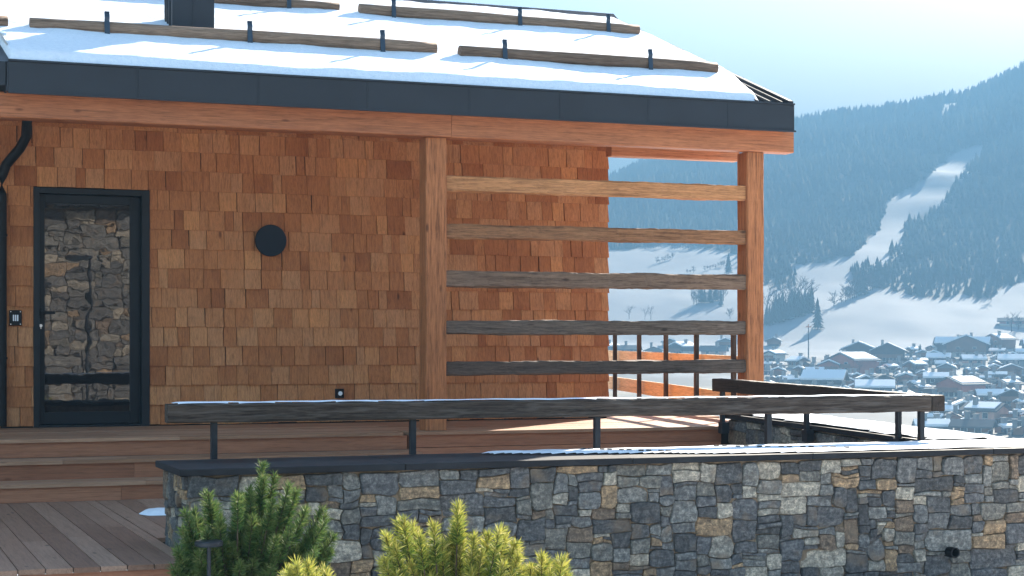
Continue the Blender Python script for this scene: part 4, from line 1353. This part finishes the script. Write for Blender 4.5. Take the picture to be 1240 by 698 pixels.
# (u centre, v base, width px, facing, wall, label or None).  'g' gable to the viewer, 's' long side to the viewer
HOUSES = [
    (1166, 428, 62, 'S', 'dark timber', 'long dark hotel with pale roof, uppermost building at the snowfield foot'),
    (1180, 434, 58, 'g', 'brown timber', 'wide brown gabled chalet right below the long hotel'),
    (1047, 436, 46, 'g', 'dark timber', 'dark gabled chalet at the village top edge, its twin gable beside it'),
    (1084, 440, 50, 'g', 'dark timber', 'dark wide gabled chalet with chimneys, adjoining the smaller dark gable'),
    (1040, 453, 66, 'r', 'reddish', 'reddish chalet with one very broad bright snow roof and two chimneys'),
    (1008, 454, 30, 'g', 'reddish', 'narrow reddish gabled chalet left of the broad bright roof'),
    (969, 446, 28, 'l', 'brown timber', 'brown chalet directly below the slim mast'),
    (987, 449, 24, 'r', 'grey', 'small grey chalet with bright roof just right of the slim mast'),
    (945, 458, 22, 'g', 'reddish', 'small reddish house beside the timber corner post of the terrace'),
    (941, 438, 30, 'r', 'pale plaster', 'tall pale house with snowy roof near the slim mast'),
    (940, 421, 20, 'g', 'brown timber', 'small chalet behind the tall pale house at the slope foot'),
    (1006, 471, 50, 's', 'dark timber', 'long dark building with narrow strip of roof snow above the dark rail'),
    (1051, 468, 24, 'g', 'dark timber', 'pointed dark gable with white roof, left one of a pair in mid village'),
    (1075, 468, 28, 'g', 'dark timber', 'pointed dark gable with white roof, right one of a pair in mid village'),
    (966, 470, 30, 's', 'brown timber', 'low chalet with pale slab of roof snow just above the dark rail'),
    (1066, 481, 44, 's', 'grey', 'grey roofed long house low behind the dark rail'),
    (1172, 482, 66, 'r', 'reddish', 'broad reddish chalet with wide white trapezoid roof in mid village'),
    (1121, 480, 28, 'r', 'dark timber', 'dark gabled house just above the end of the front rail'),
    (1226, 474, 34, 'r', 'brown timber', 'brown chalet with creamy sunlit roof at the picture edge'),
    (1203, 516, 54, 'p', 'pinkish plaster', 'pinkish plaster house with blue grey roof, tallest near the wall'),
    (1171, 504, 32, 'g', 'dark timber', 'blue shadowed gable beside the pinkish plaster house'),
    (1148, 506, 26, 's', 'grey', 'house with big blank white roof beside the rail end'),
    (1186, 529, 44, 's', 'brown timber', 'low brown house with thick bright roof snow in front of the pinkish house'),
    (1134, 529, 36, 's', 'dark timber', 'dark low barn with patchy roof snow just above the wall coping'),
    (1232, 490, 36, 'g', 'dark timber', 'blue shadowed gable behind the pinkish plaster house'),
    (1203, 488, 28, 's', 'brown timber', 'small house with pale ribbed roof snow above the pinkish house'),
    (1183, 443, 26, 's', 'pinkish plaster', 'small pinkish house with white roof, below the wide brown gable'),
    (1216, 424, 44, 'r', 'brown timber', 'brown chalet with broad white roof right of the hotel'),
    (1232, 445, 32, 's', 'grey', 'grey house with bluish white roof near the picture edge'),
    (1230, 458, 34, 'g', 'brown timber', 'brown gable with cream roof snow near the picture edge'),
    (1141, 441, 26, 's', 'brown timber', 'small brown house with ragged white roof left below the hotel'),
    (1112, 452, 30, 'r', 'brown timber', 'brown chalet with white slope roof in the village middle'),
    (1150, 455, 26, 'g', 'grey', 'grey gabled house in the crowded village middle'),
    (1212, 463, 26, 's', 'pinkish plaster', 'small pinkish house under a white strip of roof snow'),
    (1140, 466, 30, 's', 'dark timber', 'dark long house with bluish roof in the village middle'),
    (1100, 466, 26, 'g', 'reddish', 'reddish gable between white roofs in the village middle'),
    (1098, 486, 26, 'r', 'brown timber', 'brown house with rounded white roof right behind the dark rail'),
    (1228, 395, 34, 'x', 'reddish', 'red hut with bare roof standing alone on the right snow slope'),
    (830, 430, 36, 'r', 'dark timber', 'dark gable with big white roof seen between balustrade posts'),
    (795, 432, 26, 'g', 'grey', 'grey chalet with white roof seen through the balustrade middle'),
    (764, 430, 28, 's', 'brown timber', 'brown chalet with white roof seen through the balustrade next to the shingle wall'),
    (740, 428, 26, 'r', 'grey', 'grey house with white roof peeking past the shingle wall edge'),
    (868, 432, 30, 's', 'pinkish plaster', 'pinkish long house seen between the last balustrade posts'),
    (880, 421, 20, 'g', 'grey', 'small grey gable beside the corner post seen over the balustrade'),
    (812, 421, 18, 'g', 'brown timber', 'little brown gable behind the big white roof beyond the balustrade'),
    (1275, 450, 40, 'g', 'brown timber', None), (1290, 480, 44, 's', 'reddish', None), (1275, 515, 44, 'g', 'grey', None), (1262, 428, 36, 's', 'dark timber', None),
]
placed = []
def put_house(u, v, wpx, face, wall, label, seed, group):
    rg = random.Random(seed * 13 + 5)
    t = find_t(u, v)
    p = at(u, H_PX, t)
    z = ground_z(p.x, p.y)
    wm = wpx * t / F_PX
    view = math.atan2(p.x, p.y)
    # local -Y towards the viewer when rotz = -view
    rz = -view
    kw = dict(seed=seed, group=group)
    if face == 'g':
        w = wm / 1.26; d = w * rg.uniform(1.0, 1.3)
        return gable_house(label, (p.x, p.y + d * 0.3, z), rz + rg.uniform(-0.12, 0.12), w, d, w * rg.uniform(0.34, 0.42), w * rg.uniform(0.18, 0.23), wall, **kw)
    if face in 'rl':      # gable turned so that the sunny slope shows
        w = wm / 1.75; d = w * 1.25
        return gable_house(label, (p.x, p.y + d * 0.3, z), rz + (R(-38) if face == 'r' else R(40)) + rg.uniform(-0.1, 0.1), w, d, w * rg.uniform(0.42, 0.52), w * rg.uniform(0.19, 0.23), wall, **kw)
    if face == 's':       # eaves side to the viewer
        d = wm / 1.1; w = min(d * 0.75, 11)
        return gable_house(label, (p.x, p.y + w * 0.4, z), rz + R(90) + rg.uniform(-0.2, 0.2), w, d, w * rg.uniform(0.32, 0.4), w * rg.uniform(0.2, 0.25), wall, nwin=4, balcony=False, **kw)
    if face == 'S':
        d = wm; w = d * 0.42
        return gable_house(label, (p.x, p.y, z), rz + R(84), w, d, w * 0.42, w * 0.24, wall, snow=0.7, chim=2, **kw)
    if face == 'p':
        d = wm / 1.35; w = d * 0.9
        return gable_house(label, (p.x, p.y + w * 0.4, z), rz + R(62), w, d, w * 0.52, w * 0.2, wall, snow=0.35, **kw)
    if face == 'x':
        d = wm; w = d * 0.5
        return gable_house(label, (p.x, p.y, z), rz + R(90), w, d, w * 0.32, w * 0.2, 'reddish', snow=0, chim=0, **kw)

GRP = 'houses of the village in the valley'
sd_ = 100
for (u, v, wpx, face, wall, label) in HOUSES:
    sd_ += 1
    put_house(u, v, wpx, face, wall, label or f'{wall} village house standing outside the view beyond the wall', sd_, GRP)
    placed.append((u, v, wpx))
# the smaller houses that fill the gaps between them
rg = random.Random(4242)
fill = []
tries = 0
while len(fill) < 115 and tries < 5000:
    tries += 1
    u = rg.uniform(926, 1262) if rg.random() < 0.86 else rg.uniform(736, 890)
    v = rg.uniform(428, 528) if u > 900 else rg.uniform(420, 446)
    if u < 1130 and v > 484 or (u < 1030 and v < 440) or (u > 1040 and u < 1100 and v < 440):
        continue
    wpx = rg.uniform(12, 21) * (0.85 + (v - 420) / 300)
    ok = all(abs(u - a) > (wpx + w) * 0.33 or abs(v - b) > 5.5 for a, b, w in placed)
    if ok:
        wall = rg.choice(['dark timber', 'brown timber', 'brown timber', 'grey', 'pale plaster', 'reddish', 'pinkish plaster'])
        fill.append((u, v, wpx, rg.choice('ggrrrs'), wall))
        placed.append((u, v, wpx))
fill.sort(key=lambda h: h[1])
ROWS = ['top', 'upper', 'middle', 'lower', 'bottom']
ORD = ['first', 'second', 'third', 'fourth', 'fifth', 'sixth', 'seventh', 'eighth', 'ninth', 'tenth', 'eleventh', 'twelfth', 'thirteenth', 'fourteenth', 'fifteenth', 'sixteenth', 'seventeenth', 'eighteenth', 'nineteenth', 'twentieth', 'twenty-first', 'twenty-second', 'twenty-third', 'twenty-fourth']
per = math.ceil(len(fill) / 5)
for r_ in range(5):
    row = sorted(fill[r_ * per:(r_ + 1) * per])
    for i, (u, v, wpx, face, wall) in enumerate(row):
        sd_ += 1
        kind = {'g': 'gabled', 'r': 'angled', 's': 'long'}[face]
        put_house(u, v, wpx, face, wall, f'small {wall} {kind} village house, {ORD[i]} of its {ROWS[r_]} row counted from the chalet', sd_, GRP)

# ------------------------------------------------------------------ trees
def spruce_mesh(seed, h=10.0, tiers=11, spread=0.23, n=11):
    rg = random.Random(seed)
    mb = MB()
    for k in range(tiers):
        q = k / (tiers - 1)
        zt = h * (0.10 + 0.90 * q) + 0.06 * h
        zb = h * (0.04 + 0.86 * q)
        r = h * spread * (1 - q) ** 0.8 * rg.uniform(0.85, 1.12) + 0.12
        ph = rg.random() * 6.28
        top = (rg.uniform(-0.1, 0.1), rg.uniform(-0.1, 0.1), min(zt + 0.04 * h, h))
        vs = [top]
        for i in range(n * 2):
            a = ph + math.pi * i / n
            rr = r * (rg.uniform(0.85, 1.15) if i % 2 == 0 else rg.uniform(0.45, 0.65))
            zz = zb - (0.03 * h * rg.uniform(0.3, 1.2) if i % 2 == 0 else -0.025 * h)
            vs.append((rr * math.cos(a), rr * math.sin(a), zz))
        fs = [(0, 1 + i, 1 + (i + 1) % (n * 2)) for i in range(n * 2)]
        mb.add(vs, fs)
    tb = MB(); tb.tube([(0, 0, -1.0), (0, 0, h * 0.9)], [h * 0.018, h * 0.004], 6)
    return mb, tb

def bare_mesh(seed, h=10.0, bushy=False):
    rg = random.Random(seed)
    tb, cb = MB(), MB()
    tb.tube([(0, 0, -0.8), (0.02 * h, 0, h * 0.3), (0, 0.02 * h, h * 0.62)], [h * 0.022, h * 0.016, h * 0.008], 6)
    def br(p, d, L, r, dep):
        e = p + d * L
        cb.tube([p, (p + e) / 2 + Vector((rg.uniform(-1, 1), rg.uniform(-1, 1), rg.uniform(-1, 1))) * L * 0.07, e], [r, r * 0.75, r * 0.45], 3, cap=False)
        if dep:
            for _ in range(4 if not bushy else 5):
                q = p.lerp(e, rg.uniform(0.35, 1.0))
                dd = (d + Vector((rg.uniform(-1, 1), rg.uniform(-1, 1), rg.uniform(-0.3, 1))) * 0.75).normalized()
                br(q, dd, L * rg.uniform(0.45, 0.7), r * 0.6, dep - 1)
    for k in range(9 if not bushy else 14):
        z = h * rg.uniform(0.18 if not bushy else 0.05, 0.6)
        a = rg.random() * 6.28
        br(Vector((0, 0, z)), Vector((math.cos(a) * 0.7, math.sin(a) * 0.7, rg.uniform(0.5, 1.3))).normalized(), h * rg.uniform(0.22, 0.36), h * (0.008 if not bushy else 0.011), 2)
    return cb, tb

PROTO = {}
for kind, seeds in (('spruce', (1, 2, 3)), ('bare', (4, 5)), ('bush', (6, 7))):
    for s in seeds:
        if kind == 'spruce':
            c, t_ = spruce_mesh(s)
        else:
            c, t_ = bare_mesh(s, bushy=(kind == 'bush'))
        mc = c.build('crown', M['spruce'] if kind == 'spruce' else M['twig'])
        mt = t_.build('trunk', M['bark'])
        PROTO.setdefault(kind, []).append((mc.data, mt.data))
        bpy.data.objects.remove(mc); bpy.data.objects.remove(mt)

def put_tree(u, v, hpx, kind, label, group, idx, t=None):
    rg = random.Random(idx * 7 + 3)
    t = t or find_t(u, v)
    p = at(u, H_PX, t)
    z = ground_z(p.x, p.y)
    s = hpx * t / F_PX / 10.0
    name = {'spruce': 'spruce_tree', 'bare': 'bare_tree', 'bush': 'bare_bush'}[kind]
    root = thing(name, label, 'tree' if kind != 'bush' else 'bush', (p.x, p.y, z), rg.random() * 6.28, group)
    root.scale = (s * rg.uniform(0.9, 1.15), s * rg.uniform(0.9, 1.15), s)
    a, b_ = rg.choice(PROTO[kind])
    for nm, me in (('crown', a), ('trunk', b_)):
        o = bpy.data.objects.new(nm, me); COL.objects.link(o); o.parent = root
    return root

TREES = [
    (990, 399, 39, 'spruce', 'large lone dark spruce standing free on the snow slope above the slim mast', None),
    (882, 333, 26, 'spruce', 'tall pointed spruce beside the corner post seen between the upper slats', None),
    (762, 389, 18, 'bare', 'small round bare tree on the snow seen near the shingle wall edge', None),
    (781, 388, 16, 'bare', 'thin bare tree left of another on the snow behind the slats', None),
    (788, 388, 20, 'bare', 'crooked bare tree right of a thin one on the snow behind the slats', None),
    (884, 388, 15, 'bush', 'bare bush close to the corner post above the fourth slat', None),
    (873, 372, 16, 'spruce', 'small spruce right in front of the grove behind the slats', None),
    (1200, 366, 20, 'bush', 'round bare bush on the snow below the forest edge at the right', None),
    (1225, 402, 28, 'bare', 'tall bare tree beside the lone red hut', None),
    (1233, 401, 20, 'bush', 'bare bush in front of the lone red hut', None),
    (1010, 372, 20, 'bush', 'pale twiggy bush between the spruce row and the bushy grove', None),
    (1019, 368, 11, 'bush', 'low twiggy bush at the lower end of the bushy grove', None),
]
G1, G2, G3, G4 = 'spruces in a row along the slope edge', 'trees of the bushy grove on the slope', 'trees of the grove behind the slats', 'hedge trees on the far snowfield'
rg = random.Random(5)
for i in range(15):
    u = 928 + i * 3.9
    TREES.append((u, 397 - (u - 926) * 0.31, rg.uniform(27, 37) if u > 938 else rg.uniform(18, 28), 'spruce', 'dark spruce in the row along the slope edge right of the corner post', G1))
for i in range(9):
    u = 930 + i * 6.5
    TREES.append((u, 389 - (u - 926) * 0.33, rg.uniform(36, 46), 'bare', 'tall bare tree rising behind the spruce row', 'bare trees behind the spruce row'))
for i in range(15):
    u = 1024 + i * 2.7
    TREES.append((u, 367 - (u - 1022) * 0.42, rg.uniform(16, 28) + (8 if 1036 < u < 1050 else 0), rg.choice(['bush', 'bush', 'spruce']), 'tree of the bushy grove below the forest tip', G2))
for i in range(12):
    u = 840 + i * 3.3
    TREES.append((u, 371 - (u - 838) * 0.16, rg.uniform(15, 24), rg.choice(['spruce', 'bush', 'spruce']), 'tree of the small grove seen between third and fourth slat', G3))
for (a, b, va, vb, n) in ((780, 802, 303, 302, 7), (812, 842, 303, 304, 9), (794, 816, 320, 315, 7), (852, 878, 329, 323, 8), (830, 842, 332, 331, 3)):
    for i in range(n):
        q = (i + 0.5) / n
        TREES.append((a + (b - a) * q, va + (vb - va) * q, rg.uniform(5, 9), 'bush', 'low bush of the hedge lines on the far snowfield', G4))
for i, (u, v, hpx, kind, label, grp) in enumerate(TREES):
    put_tree(u, v, hpx, kind, label, grp, i)
n0 = len(TREES)
cnt = 0
while cnt < 70:
    u, v = rg.uniform(926, 1250), rg.uniform(432, 530)
    if u < 1130 and v > 486 or u < 1030 and v < 442 or (1035 < u < 1105 and v < 444):
        continue
    kind = rg.choice(['bare', 'bare', 'bare', 'bush', 'spruce'])
    put_tree(u, v, rg.uniform(9, 19), kind, {'bare': 'bare tree standing among the village houses', 'bush': 'bare bush standing among the village houses', 'spruce': 'spruce standing among the village houses'}[kind], {'bare': 'bare trees among the village houses', 'bush': 'bare bushes among the village houses', 'spruce': 'spruces among the village houses'}[kind], n0 + cnt)
    cnt += 1

# the slim mast at the slope foot
tm = find_t(979, 436)
p = at(979, H_PX, tm)
mp_ = thing('mast', 'slim tall mast with orange crossbar at the village edge below the lone spruce', 'mast', (p.x, p.y, ground_z(p.x, p.y)), -0.4)
hm = 40 * tm / F_PX
mb = MB(); mb.tube([(0, 0, -1), (0, 0, hm)], [0.22, 0.16], 8); mb.build('pole', M['steel'], mp_)
mb = MB(); mb.box(-0.9, 0.9, -0.2, 0.2, hm - 0.4, hm); mb.box(-0.15, 0.15, -0.15, 0.15, hm, hm + 0.7)
mb.build('crossbar', flatm('orange_paint', (0.55, 0.22, 0.10)), mp_)

# ------------------------------------------------------------------ forest on the mountainside
def forest():
    rg = random.Random(99)
    pts = []
    t0, t1 = 725.0, RIDGE_T + 15
    target = 29000
    tries = 0
    while len(pts) < target and tries < 120000:
        tries += 1
        t = math.sqrt(t0 * t0 + rg.random() * (t1 * t1 - t0 * t0))
        u = rg.uniform(600, 1430)
        p = at(u, H_PX, t)
        z = ground_z(p.x, p.y)
        v = H_PX - (z - ZC) * F_PX / t
        if forest_here(u, v, t, p.x, p.y):
            pts.append((t, p.x, p.y, z))
    pts.sort()
    near = [q for q in pts if True][:230]
    for i, (t, x, y, z) in enumerate(near):
        o = bpy.data.objects.new('forest_spruce', rg.choice(PROTO['spruce'])[0]); COL.objects.link(o)
        o.location = (x, y, z - 0.5); o.rotation_euler = (0, 0, rg.random() * 6.28)
        s = rg.uniform(0.3, 0.55); o.scale = (s, s, s)
        tag(o, 'dark spruce at the lower edge of the hillside forest', 'tree', 'spruces at the lower forest edge')
    far = np.array(pts[230:])
    n = len(far)
    r_ = np.random.default_rng(3)
    nb = 6
    H = r_.uniform(6.0, 11, n) * (0.8 + 0.4 * (r_.random(n) > 0.5)) * np.clip(far[:, 0] / 1500, 0.52, 0.95); W = H * r_.uniform(0.22, 0.32, n)
    ang = r_.uniform(0, 6.28, n)
    tv = []; tf = []
    for (zb, zt, rr) in ((0.02, 0.62, 1.0), (0.34, 1.0, 0.66)):
        o_ = len(tv)
        tv.append((0, 0, zt, 0))
        for k in range(nb):
            tv.append((math.cos(2 * math.pi * k / nb) * rr, math.sin(2 * math.pi * k / nb) * rr, zb, 1))
        for k in range(nb):
            tf.append((o_, o_ + 1 + k, o_ + 1 + (k + 1) % nb))
    tv = np.array(tv); tf = np.array(tf)
    nv = len(tv)
    jit = 1 + 0.35 * r_.uniform(-1, 1, (n, nv))
    c, s = np.cos(ang)[:, None], np.sin(ang)[:, None]
    X = far[:, 1:2] + (tv[None, :, 0] * c - tv[None, :, 1] * s) * W[:, None] * jit
    Y = far[:, 2:3] + (tv[None, :, 0] * s + tv[None, :, 1] * c) * W[:, None] * jit
    Z = far[:, 3:4] - 0.6 + tv[None, :, 2] * H[:, None] + tv[None, :, 3] * H[:, None] * 0.06 * r_.uniform(-1, 1, (n, nv))
    V = np.stack([X, Y, Z], -1).reshape(-1, 3)
    Fc = (tf[None] + (np.arange(n) * nv)[:, None, None]).reshape(-1)
    me = bpy.data.meshes.new('forest')
    me.vertices.add(len(V)); me.vertices.foreach_set('co', V.ravel().astype(np.float32))
    nf = len(Fc) // 3
    me.loops.add(len(Fc)); me.loops.foreach_set('vertex_index', Fc.astype(np.int32))
    me.polygons.add(nf); me.polygons.foreach_set('loop_start', (np.arange(nf) * 3).astype(np.int32)); me.polygons.foreach_set('loop_total', np.full(nf, 3, dtype=np.int32))
    me.update(); me.validate()
    m = plain('forest_foliage', (0.036, 0.05, 0.042), rough=0.95, nscale=0.02, var=0.5, spec=0.05)
    me.materials.append(m)
    o = bpy.data.objects.new('forest', me); COL.objects.link(o); o['kind'] = 'stuff'
    tag(o, 'dense hazy spruce forest covering the mountainside', 'forest')
forest()

# ------------------------------------------------------------------ haze in the valley air
bpy.context.view_layer.update()
zmax = max(v.co.z for v in bpy.data.objects['terrain'].data.vertices) + 20
mb = MB(); mb.box(-7600, 7600, -7600, 7600, -22, zmax)
m = bpy.data.materials.new('valley_haze'); m.use_nodes = True
n = m.node_tree.nodes; n.remove(n['Principled BSDF'])
pv = n.new('ShaderNodeVolumePrincipled')
pv.inputs['Color'].default_value = (0.185, 0.325, 0.44, 1)
pv.inputs['Density'].default_value = HAZE_DENSITY
pv.inputs['Anisotropy'].default_value = -0.5
m.node_tree.links.new(pv.outputs[0], n['Material Output'].inputs['Volume'])
hz = mb.build('haze', m); hz['kind'] = 'stuff'
